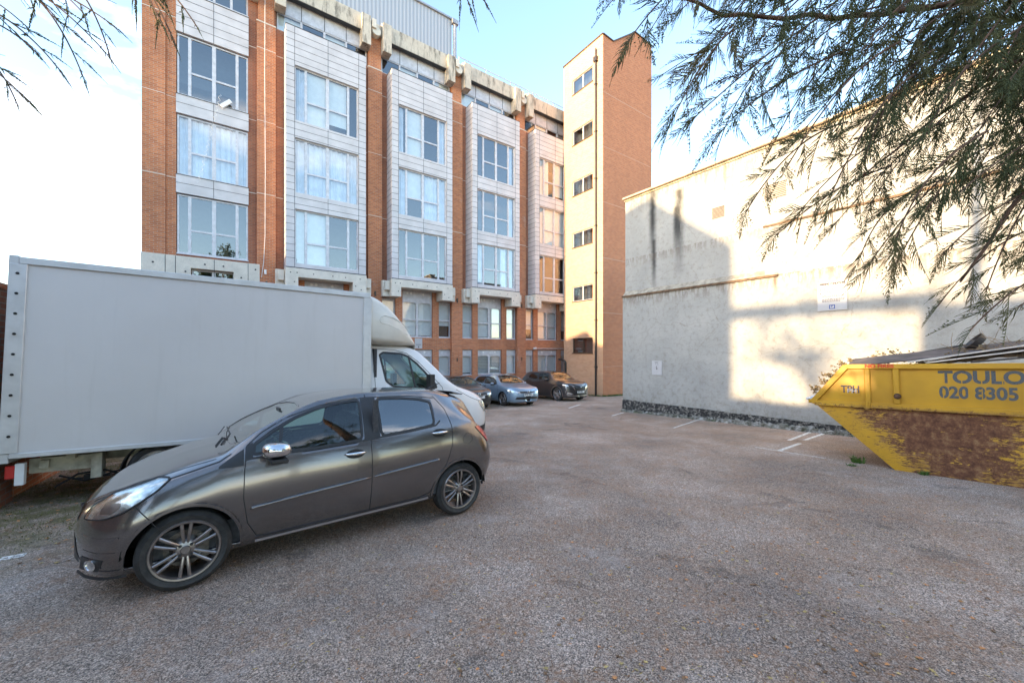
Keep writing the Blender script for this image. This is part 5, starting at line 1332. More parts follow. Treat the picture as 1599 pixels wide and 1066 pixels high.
        m = MB(); m.obox((X(5.28), sd*1.16, 1.42), (.05,0,0), (0,.10,0), (0,0,.20)); m.tube([(X(5.36),sd*.95,1.30),(X(5.30),sd*1.10,1.32)], .025, 8); m.build('door_mirror', M['plastic'], root, bevel=.03, segs=2)
        m = MB(); m.tube([(X(4.62),sd*1.005,1.12),(X(4.86),sd*1.005,1.12)], .018, 8); m.build('door_handle', M['plastic'], root)
    poly = [(.93,0),(.95,.5),(1.0,.80),(1.12,.78),(1.34,.74),(1.58,.66),(1.66,.45),(1.70,0),(1.66,-.45),(1.58,-.66),(1.34,-.74),(1.12,-.78),(1.0,-.80),(.95,-.5)]
    o = sh.patch('top', poly, -.003, res=.05).build('windscreen', M['glass_car'], root, recalc=False, smooth=True); sh.ribbon('top', poly, .05, .004, closed=True).build('screen_seal', M['plastic'], o, recalc=False)
    sh.patch('front', [(-.52,.66),(.52,.66),(.46,.90),(-.46,.90)], .006, res=.04).build('grille', M['plastic'], root, recalc=False)
    sh.patch('front', [(-.80,.34),(.80,.34),(.78,.56),(-.78,.56)], .008, res=.05).build('bumper', M['plastic'], root, recalc=False)
    m = MB(); m.box(.85, 1.25, -.88, .88, .8, 1.28); m.box(.6, 2.6, -.9, .9, .3, .5); m.box(2.55, 2.6, -.9, .9, .4, 2.1)
    for sd in (-1, 1): m.box(1.1, 2.5, sd*.91-.02, sd*.91+.02, .4, 1.25)
    m.build('cab_trim', M['seat'], root)
    for yy in (-.50, .50): seat(root, 1.75, yy, .95, .5)
    steering(root, 1.42, .5, 1.32, .21)
    m = MB(); m.box(2.48, 2.50, .25, .60, 1.35, 1.95); m.build('hi_vis_jacket', M['hivis'], root)
    # chassis
    m = MB()
    for sd in (-1, 1): m.box(1.0, X(.10), sd*.42-.04, sd*.42+.04, .46, .60)
    m.box(X(.30), X(.22), -.9, .9, .48, .58)
    for a in (.5, 1.8, 2.8, 3.8): m.box(X(a)-.04, X(a)+.04, -.95, .95, .58, .65)
    m.build('chassis', M['chassis'], root)
    m = MB(); m.box(X(.75), X(.12), .80, .84, .42, .60); m.box(X(.78), X(.68), .74, .92, .30, .62); m.build('bracket', M['chassis'], root)
    m = MB(); m.box(X(.13), X(.055), .93, 1.0, .32, .58); m.build('lamp_board', M['plate'], root); m = MB(); m.box(X(.054), X(-.03), .91, .99, .40, .56); m.build('tail_light', M['red'], root, bevel=.01)
    m = MB(); m.box(X(1.74)-.05, X(1.74), HW-.03, HW+.01, .61, .65); m.build('side_marker', M['amber'], root)
    m = MB()
    m.tube([(X(.35),+.85,.22),(X(.55),+.85,.36),(X(.80),+.85,.38),(X(.95),+.85,.30)], .014, 6); m.tube([(X(.38),+.85,.36),(X(.62),+.85,.26),(X(.95),+.85,.36)], .012, 6); m.tube([(X(.5),+.85,.30),(X(2.4),+.85,.31)], .010, 6)
    m.obox((X(.66),+.85,.31), (.05,0,0), (0,.04,0), (0,0,.03)); m.build('spare_carrier', M['well'], root)
    for sd in (-1, 1):
        wheel(root, X(1.36), .98*sd, .34, .215, sd, 'steel', M['satin'])
        m = MB(); m.lathe([(.40,-.985*sd),(.40,-.70*sd),(.385,-.70*sd),(.385,-.985*sd),(.40,-.985*sd)] if sd < 0 else [(.40,.985),(.40,.70),(.385,.70),(.385,.985),(.40,.985)], (X(1.36),0,.34) if sd > 0 else (X(1.36),0,.34), 'Y', 30, -.1, math.pi+.1)
        m.build('mudguard', M['plastic'], root)
    return root
def van_box_mat():
    m, nt, b = new_mat('grp_panel_white'); ob = coords(nt); a = noise(nt, ob, 1.0, 4); st = noise(nt, ob, 3.0, 6, .7, (2.5, 1, .18)); sc = noise(nt, ob, 11, 5, .75, (.5, 1, 3)); f = noise(nt, ob, 160, 2)
    c = ramp(nt, a, [(.3, (0.62,0.59,0.57,1)), (.7, (0.66,0.63,0.61,1))]); c = mixc(nt, mrange(nt, st, .54, .74, 0, .12), c, (.40,.37,.33)); c = mixc(nt, mrange(nt, sc, .70, .74, 0, .25), c, (.30,.29,.28))
    nt.links.new(c, b.inputs['Base Color']); b.inputs['Roughness'].default_value = .5; bump(nt, b, math_(nt, 'ADD', math_(nt, 'MULTIPLY', a, 4.0), math_(nt, 'MULTIPLY', f, .12)), .25, .01); return m
M['van_box'] = van_box_mat()
M['van_rail'] = plain('alloy_rail', (0.60,0.60,0.60), .4, .3, var=.08); M['van_cream'] = plain('deflector_cream', (0.70,0.67,0.60), .4, 0, .3, .04)
M['chassis'] = plain('chassis_cream', (0.42,0.39,0.30), .8, var=.3, scale=8); M['hivis'] = plain('hi_vis', (0.30,0.75,0.05), .7)
box_van()
# ============================================================ SKIP
def skip_mats():
    m, nt, b = new_mat('skip_yellow'); ob = coords(nt); sx = node(nt, 'ShaderNodeSeparateXYZ'); nt.links.new(ob, sx.inputs[0])
    chips = noise(nt, ob, 26, 5, .75); a = noise(nt, ob, 1.9, 6, .72, (1, 1, 1.2)); ln = noise(nt, ob, 9, 6, .8, (.7, 1, 3.2), 1.2); tone = noise(nt, ob, 1.2, 4)
    base = ramp(nt, tone, [(.35, (0.44,0.235,0.018,1)), (.65, (0.60,0.33,0.022,1))])
    rust = ramp(nt, noise(nt, ob, 9, 6, .75), [(.3, (0.050,0.020,0.012,1)), (.5, (0.15,0.062,0.032,1)), (.68, (0.30,0.17,0.08,1))])
    low = mrange(nt, sx.outputs[2], 1.02, 1.08, 1, 0)
    diag = mrange(nt, math_(nt, 'ADD', sx.outputs[0], math_(nt, 'MULTIPLY', sx.outputs[2], .75)), .18, .75)       # clean wedge at the nose
    dg = math_(nt, 'ADD', math_(nt, 'ADD', sx.outputs[0], math_(nt, 'MULTIPLY', sx.outputs[2], .75)), math_(nt, 'MULTIPLY', math_(nt, 'SUBTRACT', ln, .5), 1.6))
    k = math_(nt, 'MULTIPLY', low, mrange(nt, dg, .20, .32))
    cx = math_(nt, 'ABSOLUTE', math_(nt, 'SUBTRACT', sx.outputs[0], .62)); cz = math_(nt, 'ABSOLUTE', math_(nt, 'SUBTRACT', sx.outputs[2], .74)); blob = mrange(nt, math_(nt, 'ADD', cx, math_(nt, 'MULTIPLY', cz, 1.3)), .25, 1.1, .20, -.05)
    big = mrange(nt, math_(nt, 'ADD', math_(nt, 'ADD', a, blob), math_(nt, 'MULTIPLY', ln, 1.25)), 1.03, 1.07)
    foot = math_(nt, 'MULTIPLY', mrange(nt, sx.outputs[2], .05, .55, 1, 0), mrange(nt, ln, .36, .50))
    f1 = math_(nt, 'MULTIPLY', k, math_(nt, 'MAXIMUM', big, math_(nt, 'MULTIPLY', foot, .9)))
    wl = node(nt, 'ShaderNodeTexVoronoi'); wl.feature = 'DISTANCE_TO_EDGE'; wl.inputs['Scale'].default_value = 7; ad = node(nt, 'ShaderNodeVectorMath', operation='ADD'); nn = node(nt, 'ShaderNodeTexNoise'); nn.inputs['Scale'].default_value = 4; nn.inputs['Detail'].default_value = 4
    nt.links.new(ob, nn.inputs['Vector']); nt.links.new(ob, ad.inputs[0]); nt.links.new(nn.outputs['Color'], ad.inputs[1]); nt.links.new(ad.outputs[0], wl.inputs['Vector'])
    scr = math_(nt, 'MULTIPLY', mrange(nt, wl.outputs['Distance'], .0, .035, 1, 0), mrange(nt, a, .46, .56))
    f2 = math_(nt, 'MULTIPLY', low, math_(nt, 'MAXIMUM', mrange(nt, ln, .57, .62), scr)); f3 = mrange(nt, chips, .66, .70)
    edge = math_(nt, 'MULTIPLY', mrange(nt, chips, .50, .60), mrange(nt, sx.outputs[2], 1.06, 1.10, 1, 0)); edge = math_(nt, 'MULTIPLY', edge, mrange(nt, sx.outputs[2], .99, 1.03))
    f = math_(nt, 'MAXIMUM', math_(nt, 'MAXIMUM', f1, f2), math_(nt, 'MAXIMUM', f3, edge), None, True)
    nt.links.new(mixc(nt, f, base, rust), b.inputs['Base Color']); nt.links.new(mrange(nt, f, 0, 1, .42, .9), b.inputs['Roughness'])
    bump(nt, b, math_(nt, 'SUBTRACT', math_(nt, 'MULTIPLY', noise(nt, ob, 3, 3), .8), math_(nt, 'MULTIPLY', f, .15)), .35, .03); return m
M['skip'] = skip_mats()
M['rust'] = plain('rust', (0.10,0.05,0.03), .9, var=.4, scale=15)
SD = Vector((.628, -.778, 0)); SN = Vector((.778, .628, 0))
SB = gpx(1398.1, 733.4)
SKM = ground_matrix(SB.x, SB.y, SD.x, SD.y)
skip = thing('skip_container', 'large yellow builders skip with rusted lower side and grey stencilled name and phone number', 'skip', M=SKM)
WS = 1.75
def skip_build():
    P = [(0,0),(1.9,0),(3.045,1.12),(2.545,1.80),(-.645,1.80),(-1.145,1.12)]
    m = MB(); m.prism(P, 0, .012); m.build('side_plate', M['skip'], skip); m = MB(); m.prism(P, WS-.012, WS); m.build('side_plate', M['skip'], skip)
    m = MB(); m.add([(0,.013,.01),(0,WS-.013,.01),(-1.13,WS-.013,1.12),(-1.13,.013,1.12)], [(0,1,2,3)]); m.add([(1.9,.013,.01),(1.9,WS-.013,.01),(3.03,WS-.013,1.12),(3.03,.013,1.12)], [(0,1,2,3)]); m.add([(0,.013,.012),(1.9,.013,.012),(1.9,WS-.013,.012),(0,WS-.013,.012)], [(0,1,2,3)])
    o = m.build('end_plate', M['skip'], skip, recalc=False)
    for y0, y1, s in ((-.055,-.001,-1), (WS+.001,WS+.055,1)):
        m = MB(); m.box(-.61, 2.51, y0, y1, 1.725, 1.81); m.build('top_rail', M['skip'], skip, bevel=.006)
        m = MB(); m.box(-1.08, 3.0, y0, y1, 1.03, 1.125); m.build('middle_rail', M['skip'], skip, bevel=.006)
        for a, b_ in (((-1.16,1.10),(-.62,1.80)), ((3.06,1.10),(2.52,1.80))):
            d = Vector((b_[0]-a[0], b_[1]-a[1])).normalized(); nn = Vector((-d.y, d.x))*(.085 if a[0] > 0 else -.085)
            m = MB(); m.prism([a, b_, (b_[0]+nn.x, b_[1]+nn.y), (a[0]+nn.x, a[1]+nn.y)], y0-.003*(s<0), y1+.003*(s>0)); m.build('slanted_rail', M['skip'], skip, bevel=.005)
        for x0_, x1_ in ((-.345,-.265), (.02,.105), (1.80,1.88), (2.15,2.23)):
            m = MB(); m.prism([(y0+.004*(s<0)-.004*(s<0), 0), (y0, 0)], 0, 0) if False else None
            ya, yb = (y0+.006, -.0005) if s < 0 else (WS+.0005, y1-.006)
            m.box(x0_, x1_, ya, yb, 1.126, 1.724); m.build('post', M['skip'], skip, bevel=.012)
        m = MB(); m.lathe([(0,-.05*1),(.03,-.05),(.04,-.02),(.05,0)], (.075, y0 if s < 0 else y1+.0, 1.26), 'Y', 14); m.build('lifting_lug', M['rust'], skip)
        m = MB(); m.box(-.36, -.27, y0-.03 if s < 0 else y1, y0 if s < 0 else y1+.03, 1.02, 1.14); m.box(-.335, -.295, y0-.045 if s < 0 else y1+.03, y0-.03 if s < 0 else y1+.045, 1.0, 1.15); m.build('chain_bracket', M['skip'], skip, bevel=.005)
    m = MB(); m.bar((-1.15,0,1.10), (-1.15,WS,1.10), .07, .07); m.build('lip_bar', M['skip'], skip)
    # plate and lettering
    m = MB(); m.box(-.70, -.41, -.009, -.0005, 1.24, 1.405); pl = m.build('name_plate', M['skip'], skip, bevel=.003)
    text_mesh('TPH', .185, M['ink'], pl, XZ(-.68, -.0115, 1.255), offset=.004, sx=.78, name='plate_letters')
    text_mesh('PH', .115, M['signwhite'], pl, XZ(-.595, -.0135, 1.262), offset=.0, sx=1.0, name='plate_letters_white')
    text_mesh('NO FIRES', .085, M['ink_red'], skip, XZ(-.33, -.0565, 1.730), offset=.004, sx=1.06, name='stencil_red')
    t1 = text_mesh('TOULO', .262, M['stencil'], skip, XZ(.555, -.0022, 1.455), offset=.010, sx=.95, name='stencil_name')
    t2 = text_mesh('020 8305', .255, M['stencil'], skip, XZ(.555, -.0022, 1.215), offset=.008, sx=.82, name='stencil_phone')
    m = MB()                                           # stencil bridges in the paint
    for x in (.615, .80, 1.0, 1.20, 1.42): m.box(x-.006, x+.006, -.0055, -.0042, 1.45, 1.66)
    for x in (.60, .865, 1.0, 1.13, 1.245): m.box(x-.005, x+.005, -.0055, -.0042, 1.21, 1.42)
    m.build('stencil_bridge', M['skip'], skip)
def stencil_mat():
    m, nt, b = new_mat('stencil_grey'); ob = coords(nt); n = noise(nt, ob, 30, 5, .8)
    b.inputs['Base Color'].default_value = (.085,.095,.11,1); b.inputs['Roughness'].default_value = .7; nt.links.new(mrange(nt, n, .34, .44), b.inputs['Alpha']); return m
M['stencil'] = stencil_mat()
skip_build()
# contents (rest in the skip: things of their own)
M['waste'] = plain('garden_waste', (0.15,0.105,0.065), .95, var=.5, scale=25, bmp=.8, bscale=25)
M['twig'] = plain('dry_twig', (0.25,0.17,0.10), .9, var=.35, scale=10); M['dryleaf'] = plain('dry_leaf', (0.20,0.15,0.08), .9, var=.5, scale=30)
M['boardd'] = plain('dark_board', (0.10,0.085,0.085), .8, var=.3, scale=4); M['boardw'] = plain('pale_board_edge', (0.62,0.57,0.52), .8, var=.2)
def SP(x, y, z): return SKM @ Vector((x, y, z))
def waste():
    r = random.Random(5); m = MB(); nx, ny = 50, 20
    def hgt(x, y):
        t = min(max((x+.95)/.6, 0), 1); e = 1.12+.66*t
        if x > .1: e += .36*min((x-.1)/1.2, 1)*min(1, .35+y/WS*1.4)
        return e
    for i in range(nx+1):
        for j in range(ny+1):
            x = -1.12+4.1*i/nx; y = .03+(WS-.06)*j/ny; m.v.append(tuple(SP(x, y, hgt(x, y)-.04+.05*r.random())))
    for i in range(nx):
        for j in range(ny): a = i*(ny+1)+j; m.f.append((a, a+ny+1, a+ny+2, a+1)); m.m.append(0)
    o = m.build('garden_waste', [M['waste']], None); tag(o, 'brown garden waste and soil filling the skip', 'garden waste', kind='stuff')
    # twigs and dead leaves poking out
    m = MB()
    def twig(p, d, l, rad=.005):
        pts = [p]; dd = d.normalized()
        for k in range(5): dd = (dd+Vector((r.gauss(0,.18), r.gauss(0,.18), r.gauss(0,.18)))).normalized(); pts.append(pts[-1]+dd*l/5)
        m.tube(pts, [rad*(1-.13*k) for k in range(6)], 4); return pts
    def leaf(p, s):
        a = Vector((r.gauss(0,1), r.gauss(0,1), r.gauss(0,1))).normalized(); b_ = a.cross(Vector((r.gauss(0,1), r.gauss(0,1), r.gauss(0,1)))).normalized()*s*.55; a = a*s
        m.cm = 1; m.add([p, p+a*.5+b_, p+a, p+a*.5-b_], [(0,1,2,3)]); m.cm = 0
    for i in range(230):
        x = .7+1.7*r.random(); y = .1+1.3*r.random(); twig(SP(x, y, 1.90+.22*min(1,(x-.4))*(.6+.5*r.random())), Vector((r.gauss(0,1), r.gauss(0,1), abs(r.gauss(0,.12)))), .12+.32*r.random(), .004+.006*r.random())
    for i in range(350): x = .6+1.7*r.random(); leaf(SP(x, .06+1.3*r.random(), 1.92+.2*min(1,(x-.4))*r.random()+.03), .02+.03*r.random())
    for (x, y, dx, dz, l) in ((1.02,.3,-.35,1,.34),(1.05,.3,.5,1,.42),(1.38,.3,-.9,.8,.55),(1.3,.5,.2,1,.3)): twig(SP(x, y, 2.05), SKM.to_3x3() @ Vector((dx, 0, dz)), l, .005)
    # leafy prunings at the nose and above the corner
    for i in range(46):
        t = r.random(); p = SP(-1.18+.62*t, .15+1.0*r.random(), 1.16+.68*t+.03); pts = twig(p, SKM.to_3x3() @ Vector((-.6+r.gauss(0,.4), r.gauss(0,.5), .45)), .10+.12*r.random(), .003)
        for q in pts[1:]:
            for _ in range(3): leaf(q, .025+.02*r.random())
    for i in range(40):
        t = r.random(); p = SP(-.52+.85*t, .9+.6*r.random(), 1.80); pts = twig(p, SKM.to_3x3() @ Vector((.3+r.gauss(0,.5), r.gauss(0,.4), .9)), .12+.20*math.sin(t*3.1)*r.random()+.05, .003)
        for q in pts[2:]:
            for _ in range(3): leaf(q, .03+.02*r.random())
    o = m.build('prunings', [M['twig'], M['dryleaf']], None, recalc=False); tag(o, 'dry twigs, straw and curled leaves heaped over the skip edge', 'prunings', kind='stuff')
waste()
def plank(a, b_, w, h, mat, label, up=(0,0,1), grp='boards lying across the skip'):
    m = MB(); m.bar(SP(*a), SP(*b_), w, h, up); o = m.build('board', mat, None, bevel=.003); tag(o, label, 'board', grp)
plank((-.60,.30,1.835), (2.3,.40,2.20), .62, .02, M['boardd'], 'wide dark board lying lowest across the yellow skip', (0,-.30,1))
plank((.20,.05,1.838), (2.35,.06,2.24), .17, .022, M['boardw'], 'pale narrow board along the near edge of the skip')
plank((.42,.02,1.825), (2.3,-.04,2.14), .05, .022, M['boardw'], 'palest thin batten sticking over the skip rail')
plank((-.45,.62,1.86), (1.0,.60,2.10), .20, .03, M['boardd'], 'dark narrow board pointing up over the skip corner')
plank((-.30,.75,1.90), (.95,.72,2.15), .05, .03, M['pipe'], 'black batten farthest from the skip edge')
plank((.9,.03,1.83), (2.4,-.01,2.0), .07, .025, M['pipe'], 'black plastic strip tucked under the pale battens')
m = MB(); c = SP(.98,.42,2.13); m.lathe([(.02,0),(.12,.0),(.15,.08),(.155,.08),(.12,-.01),(.0,-.01)], c, 'Z', 20)
for i, v in enumerate(m.v): q = Vector(v)-c; q = Matrix.Rotation(-.9, 3, Vector((.6,.8,0))) @ q; m.v[i] = tuple(c+q)
tag(m.build('plastic_pot', M['pipe'], None), 'black plastic plant pot tipped over on the heap in the skip', 'plant pot')
m = MB(); r = random.Random(9); 
for k_ in range(3):
    c = SP(-1.17+.05*k_, .15+.12*k_, 1.14+.035*k_); ring = []
    vs = []; nn, mm = 8, 6
    for i in range(mm+1):
        for j in range(nn): ph = math.pi*i/mm; th = 2*math.pi*j/nn; q = .8+.4*r.random(); vs.append((c.x+.10*q*math.sin(ph)*math.cos(th), c.y+.07*q*math.sin(ph)*math.sin(th), c.z+.035*q*math.cos(ph)))
    m.add(vs, [(i*nn+j, i*nn+(j+1)%nn, (i+1)*nn+(j+1)%nn, (i+1)*nn+j) for i in range(mm) for j in range(nn)])
tag(m.build('plastic_bag', M['white'], None, smooth=True), 'crumpled white plastic bag hanging over the nose of the skip', 'bag')

# ============================================================ CONIFER BOUGHS
def frond_template(seed, n=26, L_=1.0, wmax=.30, sub=True, one=False, rad_=1.0):
    """unit frond along +x in the xy plane; returns vertices (k,3) and triangles"""
    r = random.Random(seed); V = []; F = []
    def cone(a, d, l, rad, bend=0.0):
        a = np.array(a); d = np.array(d)/np.linalg.norm(d); s = np.array([-d[1], d[0], 0]); s /= max(np.linalg.norm(s), 1e-6); u = np.cross(d, s)
        b = len(V); rad = rad*rad_; mid = a+d*l*.55+s*bend*l*.12
        for k in range(3):
            t = 2*math.pi*k/3; V.append(a+(s*math.cos(t)+u*math.sin(t))*rad)
        for k in range(3):
            t = 2*math.pi*k/3; V.append(mid+(s*math.cos(t)+u*math.sin(t))*rad*.85)
        V.append(a+d*l+s*bend*l*.3)
        for k in range(3):
            k2 = (k+1) % 3; F.append((b+k, b+k2, b+3+k2)); F.append((b+k, b+3+k2, b+3+k)); F.append((b+3+k, b+3+k2, b+6))
    curve = r.uniform(-.12, .12); px, py, ang = 0.0, 0.0, 0.0; pts = []
    for i in range(n+1): pts.append((px, py, ang)); px += math.cos(ang)/n; py += math.sin(ang)/n; ang += curve/n*4
    for i in range(n):
        a, b = pts[i], pts[i+1]; cone((a[0], a[1], 0), (b[0]-a[0], b[1]-a[1], 1e-5), 1.35/n, .0090*(1-.5*i/n))
        t = i/n; prof = wmax*(math.sin(math.pi*min(1, t*1.05+.12))**.8)*(1-.45*t)
        for sd in ((1,) if one else (1, -1)):
            if t < .04 or r.random() < .06: continue
            ln_ = prof*r.uniform(.35, 1.15); th = a[2]+sd*r.uniform(.62, .95); z = r.uniform(-.10, .10)
            d = (math.cos(th), math.sin(th), z); p = (a[0]+r.uniform(0, .5)/n, a[1], 0)
            cone(p, d, ln_, .0086, -sd*1.7)
            if sub:
                m_ = max(2, int(ln_/.080))
                for q in range(1, m_):
                    f = q/m_; pp = (p[0]+d[0]*ln_*f, p[1]+d[1]*ln_*f, d[2]*ln_*f)
                    for s2 in (1, -1):
                        if r.random() < .3: continue
                        th2 = th+s2*r.uniform(.55, .85); l2 = .065*(1.25-f)*r.uniform(.6, 1.3)
                        cone(pp, (math.cos(th2), math.sin(th2), r.uniform(-.3,.3)), l2, .0085, -s2*.6)
    return np.array(V, dtype=np.float32), np.array(F, dtype=np.int32)
FT = [frond_template(1, 18, wmax=.42), frond_template(2, 20, wmax=.46, sub=False), frond_template(3, 22, wmax=.34, sub=False), frond_template(4, 20, wmax=.40, one=True, sub=False), frond_template(5, 16, wmax=.30, one=True), frond_template(6, 19, wmax=.48, sub=False)]
FN = [frond_template(11, 16, wmax=.13, sub=False, rad_=1.7), frond_template(12, 14, wmax=.18, sub=False, rad_=1.6)]
class Fol:
    def __init__(s): s.V = []; s.F = []; s.n = 0
    def put(s, T, o, d, nrm, sc, droop=.0):
        V, F = T; d = np.array(d, float); d /= np.linalg.norm(d); nrm = np.array(nrm, float); y = np.cross(nrm, d); y /= np.linalg.norm(y); z = np.cross(d, y)
        P = V[:, :1]*d+V[:, 1:2]*y+V[:, 2:3]*z; P = np.array(o)+P*sc; P[:, 2] -= droop*sc*V[:, 0]**2
        s.V.append(P.astype(np.float32)); s.F.append(F+s.n); s.n += len(V)
    def build(s, name, mat, parent):
        V = np.concatenate(s.V); F = np.concatenate(s.F); me = bpy.data.meshes.new(name); me.vertices.add(len(V)); me.vertices.foreach_set('co', V.ravel())
        me.loops.add(F.size); me.polygons.add(len(F)); me.loops.foreach_set('vertex_index', F.ravel()); me.polygons.foreach_set('loop_start', np.arange(0, F.size, 3, dtype=np.int32)); me.polygons.foreach_set('loop_total', np.full(len(F), 3, dtype=np.int32))
        me.update(); me.validate(); me.materials.append(mat); o = bpy.data.objects.new(name, me); COL.objects.link(o); o.parent = parent; return o
M['bark'] = plain('conifer_bark', (0.13,0.075,0.05), .95, var=.4, scale=12, bmp=.6, bscale=30)
def needle_mat():
    m, nt, b = new_mat('conifer_foliage'); co = coords(nt); a = noise(nt, co, 2.2, 4, .6); f = noise(nt, co, 40, 2)
    c = ramp(nt, a, [(.3, (0.045,0.060,0.018,1)), (.5, (0.095,0.105,0.032,1)), (.68, (0.19,0.130,0.050,1))]); c = mixc(nt, .4, c, ramp(nt, f, [(.3, (.6,.6,.6,1)), (.7, (1.3,1.3,1.3,1))]), 'MULTIPLY')
    nt.links.new(c, b.inputs['Base Color']); b.inputs['Roughness'].default_value = .7; return m
M['needle'] = needle_mat()
def conifer(name, label, base, limbs, branches, seed, fr, sc_=(.16, .30), step=.055, right=True):
    r = random.Random(seed); zg = gz(base[0], base[1]); root = thing(name, label, 'tree', (base[0], base[1], zg))
    off = Vector((base[0], base[1], zg)); fol = Fol(); tw = MB()
    T = MB(); T.tube([Vector((0,0,-.2)), Vector((.02,0,1.5)), Vector((.0,.05,4)), Vector((-.03,.0,8)), Vector((0,0,11))], [.24,.2,.16,.09,.02], 14); T.build('trunk', M['bark'], root, smooth=True)
    B = MB()
    for pts, r0, r1 in limbs:
        P = [p-off for p in pts]; fine = []
        for a, b_ in zip(P, P[1:]):
            for k in range(5): fine.append(a.lerp(b_, k/5)+Vector((r.gauss(0,.006), r.gauss(0,.006), r.gauss(0,.006))))
        fine.append(P[-1]); n = len(fine); B.tube(fine, [r0+(r1-r0)*i/(n-1) for i in range(n)], 8)
    B.build('limb', M['bark'], root, smooth=True)
    for a, b_, wgt in branches:
        a, b_ = a-off, b_-off; d = b_-a; L_ = d.length; mid = (a+b_)/2+Vector((r.gauss(0,.05)*L_,0,L_*r.uniform(.06,.24))); n = max(6, int(L_/.04)); pts = []
        for i in range(n+1):
            t = i/n; pts.append((1-t)**2*a+2*t*(1-t)*mid+t*t*b_)
        tw.tube(pts, [.0034*(1-.7*i/n)+.0014 for i in range(n+1)], 5)
        k = 0; s_at = 0.0; acc = 0.0
        for i in range(1, n+1):
            acc += (pts[i]-pts[i-1]).length
            if acc < step/wgt and i < n: continue
            acc = 0; k += 1; t = i/n; dd = (pts[i]-pts[i-1]).normalized()
            view = (pts[i]+off-Vector((0,0,CAMZ))).normalized(); nrm = (view+Vector((r.gauss(0,.25), r.gauss(0,.25), r.gauss(0,.25)))).normalized()
            sd = 1 if k % 2 else -1; perp = dd.cross(nrm).normalized()
            q = r.uniform(.35, .95); fd = (dd+perp*sd*q+Vector((0,0,-.22))).normalized()
            if i >= n-1: fd = dd
            s = r.uniform(*sc_)*(1-.35*t)
            fol.put(r.choice(fr), tuple(pts[i-1]), tuple(fd), tuple(nrm), s, .12)
    tw.build('branch', M['bark'], root); fol.build('foliage', M['needle'], root); return root
def boughs_right():
    r = random.Random(22); br = []; D = lambda: r.uniform(1.5, 2.3)
    tips = [(948,12),(978,70),(1008,60),(1030,120),(1042,205),(1085,130),(1078,190),(1120,235),(1150,180),(1212,218),(1205,150),(1255,205),(1165,332),(1212,368),(1250,330),(1300,300),(1345,398),(1358,412),(1300,355),(1395,420),(1400,372),(1465,478),(1470,400),(1515,516),(1540,455),(1590,480),(1599,400),(1560,350),
            (1440,330),(1500,300),(1590,300),(1350,250),(1420,240),(1500,220),(1580,210),(1320,170),(1400,150),(1480,140),(1560,120),(1270,120),(1340,90),(1430,70),(1520,50),(1590,60),(1180,70),(1240,60),(1130,50),(1290,30),(1370,20),(1200,110),(1100,85),(1060,20),(1450,200),(1535,280),(1360,320),(1230,260),(1310,240),(1620,420),(1640,250),(1650,150)]
    for (x, y) in tips:
        d = D(); l = r.uniform(170, 270); ang = math.radians(r.uniform(28, 62)); ang = math.radians(38) if y < 40 else ang
        x0, y0 = x+l*math.cos(ang), y-l*math.sin(ang); d0 = d+r.uniform(-.15, .25)
        br.append((at(x0, y0, d0), at(x, y, d), r.uniform(.8, 1.3)))
    for i in range(34):                                 # fill of the upper right
        x = r.uniform(1060, 1660); y = r.uniform(-20, 330)
        if y > (x-1000)*.62+30 or x < 1250 and i % 2: continue
        d = D()+.2; l = r.uniform(140, 230); ang = math.radians(r.uniform(20, 70)); br.append((at(x+l*math.cos(ang), y-l*math.sin(ang), d+.1), at(x, y, d), 1.05))
    for i in range(40):
        x = r.uniform(1330, 1680); y = r.uniform(20, 400)
        if y > (x-1000)*.60+20: continue
        d = D(); l = r.uniform(140, 240); ang = math.radians(r.uniform(25, 65)); br.append((at(x+l*math.cos(ang), y-l*math.sin(ang), d+.15), at(x, y, d), 1.1))
    base = (3.3, .9)
    limbs = [([Vector((3.3,.9,3.6)), at(1700,-60,1.9), at(1500,5,2.0), at(1300,32,2.05), at(1130,20,2.1), at(1030,-10,2.1)], .020, .006),
             ([Vector((3.3,.9,3.2)), at(1680,60,1.8), at(1560,110,1.9), at(1440,200,2.0), at(1330,290,2.05)], .014, .004),
             ([Vector((3.3,.9,2.9)), at(1700,180,1.8), at(1599,300,1.75), at(1500,440,1.75)], .022, .004),
             ([Vector((3.3,.9,3.9)), at(1650,-150,2.1), at(1400,-60,2.2), at(1200,-40,2.2), at(1000,-30,2.2)], .03, .008)]
    conifer('conifer_tree', 'large dark conifer whose drooping sprays hang over the upper right of the yard', base, limbs, br, 31, FT, (.22, .37), .060)
def boughs_left():
    br = []
    segs = [((-60,-60),(180,42)),((-40,-40),(165,82)),((20,-30),(130,120)),((-60,0),(100,118)),((-80,60),(50,162)),((-60,20),(60,85)),((-30,90),(28,165)),((60,-60),(172,88)),((180,-70),(275,72)),((200,-60),(308,42)),((215,-50),(255,40)),((680,-60),(735,12)),((700,-70),(762,10)),((200,-80),(212,8)),((-90,-20),(40,40)),((-50,-70),(90,30)),((20,-70),(130,20))]
    for a, b_ in segs: br.append((at(a[0], a[1], 1.75), at(b_[0], b_[1], 1.65), 1.0))
    limbs = [([Vector((-3.0,-.6,4.0)), at(-300,-180,1.5), at(-60,-60,1.7), at(200,-80,1.75), at(700,-80,1.8)], .03, .006), ([Vector((-3.0,-.6,3.4)), at(-300,0,1.5), at(-80,40,1.7)], .02, .006)]
    conifer('conifer_tree', 'second conifer with thin bare looking twigs hanging at the upper left corner', (-3.0, -.6), limbs, br, 77, FN, (.16, .26), .09)
boughs_right(); boughs_left()

